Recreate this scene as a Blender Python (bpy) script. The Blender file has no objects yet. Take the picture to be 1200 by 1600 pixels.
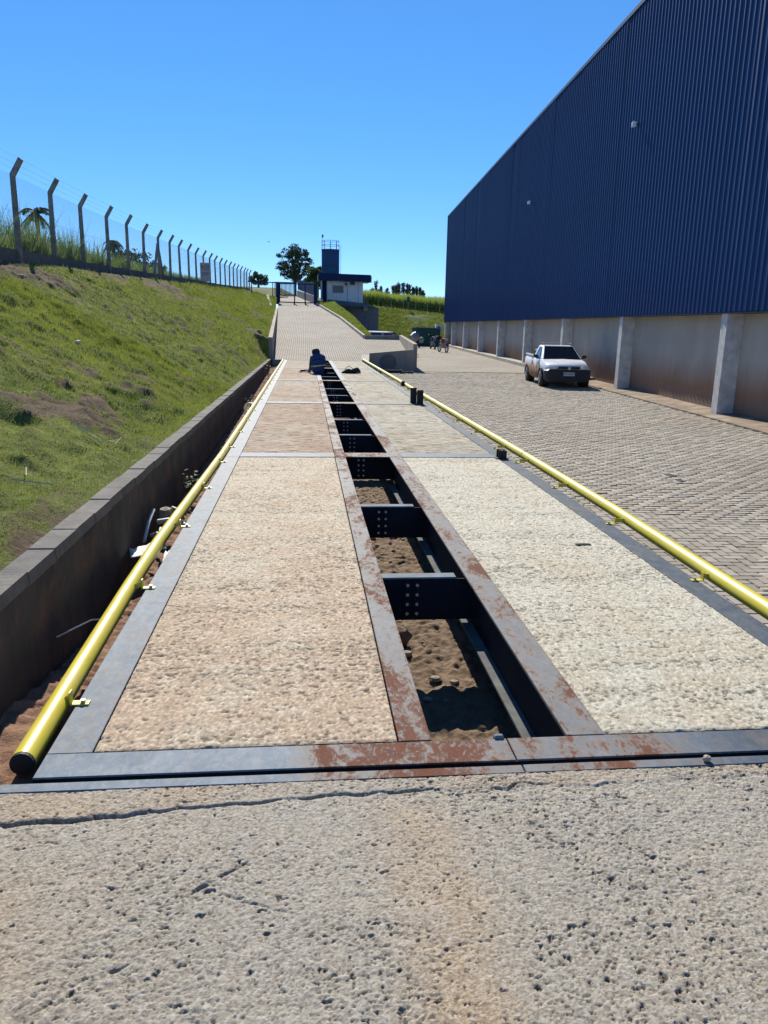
import bpy, math, random
import numpy as np
from mathutils import Vector, Matrix
random.seed(7); RNG=np.random.default_rng(11)
sc=bpy.context.scene
C=sc.collection
# ------------------------------------------------------------------ camera, world, sun, exposure
YAW,PITCH,ROLL=0.10381,0.23712,0.020
cam=bpy.data.objects.new('camera',bpy.data.cameras.new('camera')); C.objects.link(cam)
fw=Vector((math.sin(YAW)*math.cos(PITCH),math.cos(YAW)*math.cos(PITCH),-math.sin(PITCH)))
r0=Vector((math.cos(YAW),-math.sin(YAW),0)); u0=r0.cross(fw)
r=r0*math.cos(ROLL)+u0*math.sin(ROLL); u=u0*math.cos(ROLL)-r0*math.sin(ROLL)
M=Matrix((r,u,-fw)).transposed().to_4x4(); M.translation=(0,0,1.5)
cam.matrix_world=M
cam.data.sensor_fit='VERTICAL'; cam.data.sensor_height=36; cam.data.lens=1202/1600*36
cam.data.clip_end=6000; cam.data.clip_start=.05
sc.camera=cam
SUN=Vector((-0.14,1.38,1.0)).normalized()
w=bpy.data.worlds.new('World'); sc.world=w; w.use_nodes=True
nt=w.node_tree; sky=nt.nodes.new('ShaderNodeTexSky'); sky.sky_type='NISHITA'; sky.sun_disc=False
sky.sun_elevation=math.asin(SUN.z); sky.sun_rotation=math.atan2(SUN.x,SUN.y)
sky.altitude=3000; sky.air_density=1.0; sky.dust_density=0.0; sky.ozone_density=10.0
hs=nt.nodes.new('ShaderNodeHueSaturation'); hs.inputs['Saturation'].default_value=1.22; hs.inputs['Hue'].default_value=.503
ga=nt.nodes.new('ShaderNodeGamma'); ga.inputs[1].default_value=.7; v1=nt.nodes.new('ShaderNodeVectorMath'); v1.operation='SCALE'; v1.inputs[3].default_value=.1
v2=nt.nodes.new('ShaderNodeVectorMath'); v2.operation='SCALE'; v2.inputs[3].default_value=10
nt.links.new(sky.outputs[0],v1.inputs[0]); nt.links.new(v1.outputs[0],ga.inputs[0]); nt.links.new(ga.outputs[0],v2.inputs[0]); nt.links.new(v2.outputs[0],hs.inputs['Color']); nt.links.new(hs.outputs[0],nt.nodes['Background'].inputs[0]); nt.nodes['Background'].inputs[1].default_value=0.094
sun=bpy.data.objects.new('sun',bpy.data.lights.new('sun','SUN')); C.objects.link(sun)
sun.data.energy=4.6; sun.data.angle=math.radians(.53); sun.data.color=(1,.93,.80)
sun.rotation_mode='QUATERNION'; sun.rotation_quaternion=SUN.to_track_quat('Z','Y')
sc.view_settings.view_transform='Standard'; sc.view_settings.look='None'
sc.view_settings.exposure=0.56; sc.view_settings.gamma=1; sc.view_settings.use_curve_mapping=False

# ------------------------------------------------------------------ helpers: objects
def wm(o):
    m=Matrix.Identity(4)
    while o is not None:
        m=Matrix.LocRotScale(o.location,o.rotation_euler,o.scale)@m; o=o.parent
    return m
def tag(o,label=None,cat=None,group=None,kind=None):
    if label: o['label']=label
    if cat: o['category']=cat
    if group: o['group']=group
    if kind: o['kind']=kind
    return o
def thing(name,label,cat,loc=(0,0,0),rz=0,group=None):
    o=bpy.data.objects.new(name,None); o.empty_display_size=.1; C.objects.link(o)
    o.location=loc; o.rotation_euler=(0,0,rz)
    return tag(o,label,cat,group)
def link(name,me,parent=None):
    o=bpy.data.objects.new(name,me); C.objects.link(o)
    if parent is not None: o.parent=parent
    return o
class MB:
    def __init__(s): s.v=[]; s.f=[]
    def add(s,vs,fs):
        n=len(s.v); s.v+= [tuple(p) for p in vs]; s.f+=[tuple(i+n for i in f) for f in fs]; return s
    def box(s,x0,x1,y0,y1,z0,z1,b=0):
        if b<=0:
            return s.add([(x0,y0,z0),(x1,y0,z0),(x1,y1,z0),(x0,y1,z0),(x0,y0,z1),(x1,y0,z1),(x1,y1,z1),(x0,y1,z1)],
                  [(0,3,2,1),(4,5,6,7),(0,1,5,4),(1,2,6,5),(2,3,7,6),(3,0,4,7)])
        # bevelled top edges
        v=[(x0,y0,z0),(x1,y0,z0),(x1,y1,z0),(x0,y1,z0),(x0,y0,z1-b),(x1,y0,z1-b),(x1,y1,z1-b),(x0,y1,z1-b),
           (x0+b,y0+b,z1),(x1-b,y0+b,z1),(x1-b,y1-b,z1),(x0+b,y1-b,z1)]
        return s.add(v,[(0,3,2,1),(0,1,5,4),(1,2,6,5),(2,3,7,6),(3,0,4,7),(4,5,9,8),(5,6,10,9),(6,7,11,10),(7,4,8,11),(8,9,10,11)])
    def hexa(s,p):   # 8 points bottom ring then top ring
        return s.add(p,[(0,3,2,1),(4,5,6,7),(0,1,5,4),(1,2,6,5),(2,3,7,6),(3,0,4,7)])
    def bar(s,a,b,w,h=None,up=(0,0,1)):
        h=h or w; a=Vector(a); b=Vector(b); d=(b-a).normalized(); U=Vector(up)
        if abs(d.dot(U))>.98: U=Vector((0,1,0))
        R=d.cross(U).normalized(); U=R.cross(d)
        p=[a-R*w/2-U*h/2,a+R*w/2-U*h/2,b+R*w/2-U*h/2,b-R*w/2-U*h/2,a-R*w/2+U*h/2,a+R*w/2+U*h/2,b+R*w/2+U*h/2,b-R*w/2+U*h/2]
        return s.hexa(p)
    def tube(s,pts,rad,n=8,cap=True):
        pts=[Vector(p) for p in pts]; rs=rad if hasattr(rad,'__len__') else [rad]*len(pts)
        b=len(s.v); 
        for i,p in enumerate(pts):
            d=(pts[min(i+1,len(pts)-1)]-pts[max(i-1,0)]).normalized()
            U=Vector((0,0,1)) if abs(d.z)<.9 else Vector((0,1,0))
            R=d.cross(U).normalized(); U=R.cross(d)
            for k in range(n):
                a=2*math.pi*k/n; s.v.append(tuple(p+R*math.cos(a)*rs[i]+U*math.sin(a)*rs[i]))
        for i in range(len(pts)-1):
            for k in range(n):
                s.f.append((b+i*n+k,b+i*n+(k+1)%n,b+(i+1)*n+(k+1)%n,b+(i+1)*n+k))
        if cap:
            s.f.append(tuple(b+k for k in range(n))[::-1]); s.f.append(tuple(b+(len(pts)-1)*n+k for k in range(n)))
        return s
    def loft(s,rings,cap=True):
        b=len(s.v); n=len(rings[0])
        for rg in rings: s.v+=[tuple(p) for p in rg]
        for i in range(len(rings)-1):
            for k in range(n): s.f.append((b+i*n+k,b+i*n+(k+1)%n,b+(i+1)*n+(k+1)%n,b+(i+1)*n+k))
        if cap: s.f.append(tuple(b+k for k in range(n))[::-1]); s.f.append(tuple(b+(len(rings)-1)*n+k for k in range(n)))
        return s
    def mesh(s,name,mt=None,smooth=False,inv=None):
        me=bpy.data.meshes.new(name); v=s.v
        if inv is not None: v=[tuple(inv@Vector(p)) for p in v]
        me.from_pydata(v,[],s.f); me.update()
        if mt: me.materials.append(mt)
        if smooth: me.polygons.foreach_set('use_smooth',[True]*len(me.polygons)); me.set_sharp_from_angle(angle=.8)
        return me
    def build(s,name,mt,parent=None,smooth=False,world=True):
        inv=wm(parent).inverted() if (parent is not None and world) else None
        return link(name,s.mesh(name,mt,smooth,inv),parent)
def np_mesh(name,V,F,mt,smooth=False,attr=None,attrdom='POINT'):
    V=np.asarray(V,np.float32); F=np.asarray(F,np.int32); k=F.shape[1]
    me=bpy.data.meshes.new(name); me.vertices.add(len(V)); me.vertices.foreach_set('co',V.ravel())
    me.loops.add(F.size); me.loops.foreach_set('vertex_index',F.ravel())
    me.polygons.add(len(F)); me.polygons.foreach_set('loop_start',np.arange(0,F.size,k,dtype=np.int32))
    me.polygons.foreach_set('loop_total',np.full(len(F),k,np.int32))
    me.update(calc_edges=True)
    me.materials.append(mt)
    if smooth: me.polygons.foreach_set('use_smooth',np.ones(len(F),bool))
    if attr:
        for nm,val in attr.items():
            a=me.attributes.new(nm,'FLOAT',attrdom); a.data.foreach_set('value',np.asarray(val,np.float32).ravel())
    return me
def grid_faces(ny,nx):
    i=np.arange(ny-1)[:,None]*nx+np.arange(nx-1)[None,:]; i=i.ravel()
    return np.stack([i,i+1,i+nx+1,i+nx],1)
def fnoise(ny,nx,sy,sx,seed):
    rg=np.random.default_rng(seed); a=rg.standard_normal((ny,nx)); F=np.fft.rfft2(a)
    fy=np.fft.fftfreq(ny)[:,None]; fx=np.fft.rfftfreq(nx)[None,:]
    F*=np.exp(-2*(math.pi**2)*((fy*sy)**2+(fx*sx)**2)); b=np.fft.irfft2(F,s=(ny,nx)); return (b-b.mean())/b.std()
def sstep(a,b,x): t=np.clip((x-a)/(b-a),0,1); return t*t*(3-2*t)

# ------------------------------------------------------------------ helpers: materials
class NM:
    def __init__(s,name,rough=.8,metal=0,spec=.5):
        s.m=bpy.data.materials.new(name); s.m.use_nodes=True; s.t=s.m.node_tree; s.b=s.t.nodes['Principled BSDF']
        s.b.inputs['Roughness'].default_value=rough; s.b.inputs['Metallic'].default_value=metal; s.b.inputs['Specular IOR Level'].default_value=spec
        s.tc=s.t.nodes.new('ShaderNodeTexCoord'); s.co=s.tc.outputs['Object']
    def n(s,t,**k):
        x=s.t.nodes.new(t)
        for a,b in k.items(): setattr(x,a,b)
        return x
    def L(s,a,b): s.t.links.new(a,b)
    def mapc(s,scale=(1,1,1),rot=(0,0,0),loc=(0,0,0)):
        m=s.n('ShaderNodeMapping'); m.inputs['Scale'].default_value=scale; m.inputs['Rotation'].default_value=rot; m.inputs['Location'].default_value=loc
        s.L(s.co,m.inputs[0]); return m.outputs[0]
    def noise(s,scale,detail=4,rough=.55,co=None,dist=0):
        x=s.n('ShaderNodeTexNoise'); x.inputs['Scale'].default_value=scale; x.inputs['Detail'].default_value=detail; x.inputs['Roughness'].default_value=rough; x.inputs['Distortion'].default_value=dist
        s.L(co or s.co,x.inputs['Vector']); return x.outputs[0]
    def rng(s,v,a,b,c=0,d=1):
        x=s.n('ShaderNodeMapRange'); x.inputs[1].default_value=a; x.inputs[2].default_value=b; x.inputs[3].default_value=c; x.inputs[4].default_value=d; s.L(v,x.inputs[0]); return x.outputs[0]
    def mix(s,f,a,b):
        x=s.n('ShaderNodeMix',data_type='RGBA'); 
        s.L(f,x.inputs[0]) if not isinstance(f,(int,float)) else setattr(x.inputs[0],'default_value',f)
        for i,c in ((6,a),(7,b)):
            if isinstance(c,tuple): x.inputs[i].default_value=(*c,1)
            else: s.L(c,x.inputs[i])
        return x.outputs[2]
    def math(s,op,a,b=0):
        x=s.n('ShaderNodeMath',operation=op)
        for i,c in ((0,a),(1,b)):
            if isinstance(c,(int,float)): x.inputs[i].default_value=c
            else: s.L(c,x.inputs[i])
        return x.outputs[0]
    def sep(s,co=None):
        x=s.n('ShaderNodeSeparateXYZ'); s.L(co or s.co,x.inputs[0]); return x.outputs
    def attr(s,nm): x=s.n('ShaderNodeAttribute'); x.attribute_name=nm; return x.outputs['Fac']
    def rand(s): return s.n('ShaderNodeObjectInfo').outputs['Random']
    def col(s,c):
        if isinstance(c,tuple): s.b.inputs['Base Color'].default_value=(*c,1)
        else: s.L(c,s.b.inputs['Base Color'])
        return s
    def rough(s,v): s.L(v,s.b.inputs['Roughness']); return s
    def bump(s,h,strength=.5,dist=.01):
        x=s.n('ShaderNodeBump'); x.inputs['Strength'].default_value=strength; x.inputs['Distance'].default_value=dist; s.L(h,x.inputs['Height']); s.L(x.outputs[0],s.b.inputs['Normal']); return s
def simple(name,c,rough=.7,metal=0,var=.12,scale=6,spec=.5,bump=0):
    k=NM(name,rough,metal,spec); n=k.noise(scale,5)
    a=tuple(x*(1-var*1.6) for x in c); b=tuple(min(1,x*(1+var)) for x in c)
    k.col(k.mix(k.rng(n,.3,.7),a,b))
    if bump: k.bump(k.noise(scale*6,4),.4,bump)
    return k.m
MT={}
# rough concrete of foreground and scale slabs (attributes: stain, dark)
def concrete(name,base,warm,grey,bump=False):
    k=NM(name,.92,0,.25)
    n1=k.noise(1.1,5,.6); n2=k.noise(9,5,.7); n3=k.noise(140,3,.6)
    c=k.mix(k.rng(n1,.35,.65),base,grey)
    c=k.mix(k.math('MULTIPLY',k.rng(n2,.35,.75),.35),c,warm)
    c=k.mix(k.rng(k.attr('stain'),0,1),c,warm)
    c=k.mix(k.math('MULTIPLY',k.rng(n3,.3,.7),.4),c,tuple(x*.62 for x in base)); c=k.mix(k.math('MULTIPLY',k.attr('pit'),.85),c,tuple(x*.17 for x in base))
    gr=k.attr('grain') if not bump else k.noise(95,3,.8)
    c=k.mix(k.rng(gr,*((.5,.0) if not bump else (.5,.25)),0,.62),c,tuple(x*.45 for x in base)); c=k.mix(k.rng(gr,*((.55,1) if not bump else (.55,.75)),0,.55),c,tuple(min(1,x*1.38+.03) for x in grey))
    if bump:
        a=k.noise(60,5,.7,k.mapc((.35,1,1))); v=k.noise(22,6,.75,k.mapc((.22,1,1)))
        st=k.rng(v,.53,.62); c=k.mix(k.math('MULTIPLY',st,.72),c,tuple(x*.36 for x in warm)); c=k.mix(k.math('MULTIPLY',k.rng(k.noise(1.1,6,.75,k.mapc((.35,1,1))),.48,.68),.55),c,tuple(x*.55 for x in warm))
        h=k.math('SUBTRACT',a,k.math('MULTIPLY',st,1.3)); k.bump(h,1,.012)
    else:
        k.bump(k.noise(190,5,.75),1,.005)
    k.col(c); return k.m
MT['fg']=concrete('approach_concrete',(.485,.435,.355),(.54,.395,.25),(.45,.425,.37))
MT['slabL']=concrete('left_deck_concrete',(.66,.56,.415),(.60,.435,.30),(.66,.595,.46))
MT['slabR']=concrete('right_deck_concrete',(.67,.63,.50),(.61,.52,.38),(.64,.61,.50))
MT['slabLb']=concrete('left_deck_concrete_far',(.60,.51,.39),(.50,.35,.25),(.60,.53,.42),True)
MT['slabRb']=concrete('right_deck_concrete_far',(.60,.56,.455),(.52,.44,.32),(.60,.56,.46),True)
def steel(name,rust,grad=False,off=0,tone=1):
    k=NM(name,.7,0,.12)
    n=k.noise(3.2,6,.7,k.mapc((1,.45,1)),.8); n2=k.noise(30,8,.8,k.mapc((1,.6,1)),.45); n3=k.noise(1.7,4,.6)
    base=k.mix(k.rng(k.noise(5,5,.7),.35,.65),tuple(tone*q for q in (.10,.145,.20)),tuple(tone*q for q in (.185,.23,.28)))
    base=k.mix(k.rng(k.noise(26,6,.8,k.mapc((1,.55,1)),.6),.45,.8),base,tuple(tone*q for q in (.30,.325,.35)))
    base=k.mix(k.math('MULTIPLY',k.rng(k.noise(8,6,.8),.52,.7),.45),base,(.24,.205,.16))
    f=k.math('ADD',k.math('MULTIPLY',n,.5),k.math('MULTIPLY',n2,.5))
    if grad:
        s_=k.sep(k.mapc(loc=(off,0,0))); g=k.rng(s_[0],-.15,.05,-.35,.0); g2=k.rng(s_[0],1.1,1.6,0,-.16); g3=k.rng(s_[0],.0,.5,.012,.0); f=k.math('ADD',k.math('ADD',k.math('ADD',f,g),g2),g3)
        dk=k.rng(s_[0],1.2,1.7,0,.75); base=k.mix(dk,base,(.05,.065,.09))
    film=k.rng(f,rust-.17,rust+.0); m1=k.rng(f,rust-.02,rust+.03); m2=k.rng(n2,.4,.65)
    c=k.mix(k.math('MULTIPLY',film,.8),base,(.225,.185,.145)); c=k.mix(m1,c,k.mix(m2,(.12,.05,.034),(.20,.09,.056)))
    k.col(c); k.rough(k.rng(m1,0,1,.62,.9))
    k.bump(n2,.3,.002); return k.m
MT['steel']=steel('blue_grey_steel',.64)
MT['steelrust']=steel('rust_marked_steel',.52)
MT['steelfront']=steel('front_frame_steel',.505,True,.75)
MT['steelangle']=steel('edge_strip_steel',.495,True)
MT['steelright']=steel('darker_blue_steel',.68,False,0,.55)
MT['steeldark']=simple('near_black_steel',(.018,.021,.028),.75,.0,.2,5,.15)
MT['steelface']=simple('grey_primer_steel',(.22,.25,.28),.8,0,.2,6,.1)
k=NM('yellow_pipe_paint',.36); n=k.noise(14,6,.7,k.mapc((1,.3,1))); y=k.mix(k.rng(k.noise(2.5,3),.3,.7),(.64,.53,.04),(.72,.61,.08))
y=k.mix(k.rng(n,.66,.72),y,(.25,.2,.1)); y=k.mix(k.math('MULTIPLY',k.rng(k.noise(5,5),.5,.75),.35),y,(.55,.42,.2)); k.col(y); k.rough(k.rng(n,.3,.7,.30,.5)); MT['yellow']=k.m
MT['flange']=simple('mid_dark_lower_flange',(.15,.155,.155),.85,0,.2,9,.1)  # mid-dark tone; shade under the top flange is put into the colour
MT['black']=simple('black_rubber',(.012,.012,.014),.7)
MT['bolt']=simple('zinc_bolt',(.45,.46,.48),.35,.8)
k=NM('pit_soil',.95,0,.2); n=k.noise(11,6,.7); k.col(k.mix(k.rng(n,.35,.7),(.22,.15,.10),(.36,.27,.19))); k.bump(k.noise(30,6,.75),1,.03); MT['soil']=k.m
k=NM('red_soil',.95,0,.2); n=k.noise(9,6,.7); k.col(k.mix(k.rng(n,.35,.7),(.24,.13,.085),(.36,.23,.155))); k.bump(k.noise(24,6,.75),1,.02); MT['redsoil']=k.m
# retaining wall render
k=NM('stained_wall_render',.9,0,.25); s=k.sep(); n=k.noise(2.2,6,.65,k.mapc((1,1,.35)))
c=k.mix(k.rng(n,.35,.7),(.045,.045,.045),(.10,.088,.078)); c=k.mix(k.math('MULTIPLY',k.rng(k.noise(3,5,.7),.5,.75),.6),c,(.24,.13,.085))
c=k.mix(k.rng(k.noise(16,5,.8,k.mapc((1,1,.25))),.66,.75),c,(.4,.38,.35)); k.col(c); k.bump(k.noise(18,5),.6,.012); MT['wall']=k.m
k=NM('coping_concrete',.9,0,.25); n=k.noise(7,6,.7); c=k.mix(k.rng(n,.3,.7),(.11,.105,.097),(.225,.208,.188)); c=k.mix(k.math('MULTIPLY',k.rand(),.3),c,(.10,.097,.09)); k.col(c); k.bump(k.noise(40,5),.6,.01); MT['coping']=k.m
k=NM('parapet_concrete',.9,0,.25); s=k.sep(); n=k.noise(1.6,6,.6,k.mapc((1,1,.3)))
c=k.mix(k.rng(n,.35,.65),(.30,.25,.205),(.42,.37,.32)); k.col(c); k.bump(k.noise(12,5),.4,.01); MT['parapet']=k.m
# pavers
def paver_m(name,brick=None):
    k=NM(name,.9,0,.25); n=k.noise(.35,5,.6); c=k.mix(k.rng(n,.35,.65),(.36,.32,.262),(.45,.41,.345))
    c=k.mix(k.math('MULTIPLY',k.rng(k.noise(.55,4,.6,k.mapc(loc=(3,5,0))),.52,.72),.75),c,(.37,.285,.215))
    if brick:
        br=k.n('ShaderNodeTexBrick'); br.offset=.5; br.inputs['Scale'].default_value=1; br.inputs['Brick Width'].default_value=brick[0]; br.inputs['Row Height'].default_value=brick[1]
        br.inputs['Mortar Size'].default_value=brick[3]; br.inputs['Mortar Smooth'].default_value=.3; br.inputs['Color1'].default_value=(1,1,1,1); br.inputs['Color2'].default_value=(.8,.8,.8,1); br.inputs['Mortar'].default_value=(.0,.0,.0,1)
        k.L(k.mapc(rot=(0,0,brick[2])),br.inputs['Vector'])
        bc=k.rng(br.outputs['Color'],0,1); c=k.mix(bc,(.10,.085,.068),c); k.bump(bc,.6,.02)
    else:
        c=k.mix(k.math('MULTIPLY',k.attr('shade'),.55),c,(.20,.172,.14)); k.bump(k.noise(120,4,.7),.6,.004)
    k.col(c); return k.m
MT['paver']=paver_m('interlocking_paver_concrete'); MT['yardfar']=paver_m('distant_yard_paving',(.2,.1,0,.012)); MT['ramp']=paver_m('ramp_paving',(.22,.105,math.pi/2,.011))
MT['joint']=simple('sandy_paver_joint',(.05,.038,.03),.95,0,.2,8)
MT['kerb']=simple('pale_kerb_concrete',(.42,.385,.33),.9,0,.2,3,.3,.01)
# grass
k=NM('bank_turf',.95,0,.15); n=k.noise(2.6,6,.65); n2=k.noise(30,5,.7)
g=k.mix(k.rng(n,.35,.65),(.12,.155,.035),(.25,.29,.065)); g=k.mix(k.rng(n2,.45,.75,0,.6),g,(.09,.085,.045))
sl=k.mix(k.rng(k.noise(14,5,.7),.35,.7),(.11,.075,.05),(.20,.145,.095)); c=k.mix(k.attr('soil'),g,sl); k.col(c); k.bump(k.noise(16,6,.75),1,.05); MT['turf']=k.m
def blade(name,a,b,dry,tr=.35,ns=1.6):
    k=NM(name,.7,0,.25); n=k.noise(ns,4,.6); c=k.mix(k.rng(n,.35,.65),a,b); c=k.mix(k.attr('dry'),c,dry)
    k.col(c); t=k.n('ShaderNodeBsdfTranslucent'); k.L(c,t.inputs[0]); mx=k.n('ShaderNodeMixShader'); mx.inputs[0].default_value=tr
    k.L(k.b.outputs[0],mx.inputs[1]); k.L(t.outputs[0],mx.inputs[2]); k.L(mx.outputs[0],k.t.nodes['Material Output'].inputs[0]); return k.m
MT['blade']=blade('grass_blade',(.17,.245,.03),(.36,.41,.065),(.28,.235,.13))
MT['tall']=blade('tall_grass_blade',(.12,.20,.05),(.24,.33,.09),(.34,.32,.17))
MT['cane']=blade('sugarcane_leaf',(.22,.30,.05),(.36,.42,.09),(.42,.38,.16),.45,.08)
MT['leaf_dark']=blade('dark_leaf',(.055,.08,.045),(.09,.12,.06),(.1,.1,.05),.2,.4)  # lifted, bluish tone; haze over the distant trees is mixed into the colour
MT['leaf_mid']=blade('mid_leaf',(.06,.10,.03),(.10,.14,.045),(.16,.15,.08),.3,.4)
MT['leaf_blue']=blade('eucalyptus_leaf',(.06,.09,.065),(.09,.125,.08),(.1,.1,.05),.2,.3)
MT['bark']=simple('bark',(.12,.10,.085),.9,0,.25,4)
MT['hill']=simple('far_field_grass',(.14,.16,.06),.95,0,.3,.15,.1)
MT['hillnear']=simple('mown_bank_grass',(.12,.155,.05),.95,0,.4,.8,.1,.15)
# warehouse
k=NM('blue_cladding_paint',.42,0,.25); n=k.noise(.25,4,.5); c=k.mix(k.rng(n,.3,.7),(.008,.038,.132),(.011,.046,.162)); c=k.mix(k.math('MULTIPLY',k.rand(),.25),c,(.008,.036,.14)); k.col(c); MT['clad']=k.m
MT['cladtrim']=simple('navy_flashing',(.008,.02,.06),.45)
k=NM('splash_stained_render',.9,0,.25); s=k.sep(); n=k.noise(.9,6,.65,k.mapc((1,1,.35)))
c=k.mix(k.rng(n,.35,.65),(.42,.385,.335),(.51,.47,.41)); c=k.mix(k.rng(k.noise(.5,4,.5),.5,.7,0,.5),c,(.33,.31,.28))
zz=k.math('ADD',s[2],k.math('MULTIPLY',k.noise(1.3,6,.7,k.mapc((1,1,.2))),-.9))
c=k.mix(k.rng(zz,.45,-.35,0,.85),c,(.27,.135,.07)); c=k.mix(k.math('MULTIPLY',k.rng(zz,-.35,-.75),.6),c,(.17,.14,.12)); k.col(c); k.bump(k.noise(14,5),.3,.01); MT['whwall']=k.m
MT['post']=simple('concrete_post',(.60,.59,.57),.9,0,.15,5,.2,.006)
MT['fpost']=simple('weathered_fence_post',(.30,.27,.24),.9,0,.25,8,.3,.006)
MT['wire']=simple('galvanised_wire',(.36,.37,.38),.8,.0,.1,6,.1)
MT['white']=simple('white_wall_paint',(.82,.82,.81),.8,0,.04,1.5)
MT['navy']=simple('navy_paint',(.010,.030,.09),.6,0,.12,6,.2)
MT['navy2']=simple('tank_blue_paint',(.04,.085,.18),.7,0,.1,3,.15)
MT['dkglass']=simple('dark_glass',(.015,.02,.025),.08)
MT['carwhite']=None
k=NM('white_car_paint_with_mud',.25,0,.5); s=k.sep(); n=k.noise(3,5,.6); 
zz=k.math('ADD',s[2],k.math('MULTIPLY',k.math('SUBTRACT',n,.5),.35)); yy=k.rng(s[1],-2.0,-1.2)
mud=k.math('MULTIPLY',k.rng(zz,.92,.62),yy); c=k.mix(mud,(.86,.87,.88),(.30,.165,.10)); k.col(c); k.rough(k.rng(mud,0,1,.25,.8)); MT['carwhite']=k.m
MT['silver']=simple('silver_paint',(.45,.47,.50),.3,.3); MT['whitecar']=simple('white_paint',(.7,.71,.72),.3)
MT['tyre']=simple('tyre_rubber',(.02,.02,.02),.85); MT['rim']=simple('alloy_rim',(.25,.26,.28),.4,.7); MT['plastic']=simple('black_bumper_plastic',(.016,.018,.024),.6)
MT['lamp']=simple('clear_headlamp',(.55,.58,.62),.12,.3); MT['plate']=simple('number_plate',(.55,.56,.60),.5); MT['ink']=simple('dark_print',(.03,.03,.04),.7)
MT['green']=simple('green_container_paint',(.012,.10,.075),.6,0,.2,3); MT['red']=simple('red_paint',(.28,.02,.02),.4); MT['coverall']=simple('blue_coverall_cloth',(.022,.055,.17),.85,0,.25,14)
MT['skin']=simple('skin',(.35,.2,.13),.6); MT['reflect']=simple('reflective_band',(.50,.55,.36),.5); MT['hood']=simple('black_hood',(.012,.014,.02),.7)
MT['paper']=simple('white_paper',(.78,.77,.74),.8,0,.06,20); MT['pvc']=simple('grey_white_plastic',(.60,.61,.62),.5); MT['rock']=simple('beige_stone',(.45,.38,.29),.9,0,.2,20,.3,.02)
MT['sign']=simple('faded_sign_board',(.52,.43,.42),.7,0,.1,5); MT['signink']=simple('dull_red_print',(.26,.12,.13),.7)
MT['orange']=simple('orange_render',(.50,.22,.07),.85); MT['steelgrey']=simple('grey_machine_steel',(.32,.33,.36),.5,.4)
MT['asphalt_d']=simple('dark_hose',(.02,.025,.035),.5); MT['twig']=simple('dry_twig',(.55,.49,.38),.9)

# ------------------------------------------------------------------ terrain functions
def yd(Y): return -.60+.0055*np.asarray(Y,float)
def fz(Y): return 2.93+.0317*(np.asarray(Y,float)-18.3)
def rampz(Y): return np.interp(Y,[34.6,75,100,110],[0.0,3.35,4.9,5.3])
def rampL(Y): return np.interp(Y,[34.6,75,100,110],[-1.42,-2.48,-4.1,-4.4])
def rampR(Y): return np.interp(Y,[34.2,44,44.5,58,75,100],[4.8,5.3,3.25,2.5,.98,-1.0])
def wallX(Y): return -1.24-.21*(np.asarray(Y,float)-3)/31.5
def wallZ(Y): return .40-.36*(np.asarray(Y,float)-3)/31.5
def kerbZ(Y): return np.interp(Y,[34.6,66.7,67,75,90],[.93,2.80,3.0,4.15,4.6])
def structure(o): o['kind']='structure'; return o

# ground sheet to the horizon
m=MB(); m.add([(-2500,-600,-1.3),(2500,-600,-1.3),(2500,4000,-1.3),(-2500,4000,-1.3)],[(0,1,2,3)]); structure(m.build('ground',MT['hill']))
# ---- approach slab (foreground) with real relief
def cuts(lo,a,b,hi,fine,coarse):
    return np.concatenate([np.arange(lo,a,coarse),np.arange(a,b,fine),np.arange(b,hi+1e-6,coarse)])
xs=cuts(-1.28,-1.05,1.95,4.4,.0034,.08); ys=np.concatenate([np.arange(-3,1.2,.12),np.linspace(1.2,2.322,330)])
ny,nx=len(ys),len(xs); X,Yg=np.meshgrid(xs,ys)
fA=fnoise(ny,nx,.9,1.2,1); fB=fnoise(ny,nx,2.2,2.8,2); fC=fnoise(ny,nx,5,6,3)
rgh=.65+.55*sstep(-1.2,1.4,fnoise(ny,nx,45,60,5)+.5*(X-.3))
f0=fnoise(ny,nx,.5,.6,41)
h=rgh*(f0*.0004+fA*.00042-np.abs(fB)*.0005+fC*.0004)+fnoise(ny,nx,14,18,4)*.0007+fnoise(ny,nx,60,80,14)*.0016
dens=np.clip(sstep(-.8,1.6,fnoise(ny,nx,25,35,15)+.5*(X-.2))+.0,0,1)
p=fnoise(ny,nx,.8,1.5,6)+.75*f0; pit=sstep(2.15-.75*dens,2.45-.7*dens,p)
p2=fnoise(ny,nx,1.4,2.4,7)+.6*fA+.6*f0; pit2=sstep(3.0-.7*dens,3.3-.7*dens,p2)
p3=fnoise(ny,nx,.55,.9,16); pit3=sstep(1.25-.5*dens,1.8-.5*dens,p3)
h-=pit*.0042+pit2*.008+pit3*.0018
pitm=np.clip(.8*pit+pit2+.45*pit3,0,1); grn=np.clip(.5+.30*fnoise(ny,nx,.42,.5,91)+.12*fA,0,1); h+=(grn-.5)*.0008
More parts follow.
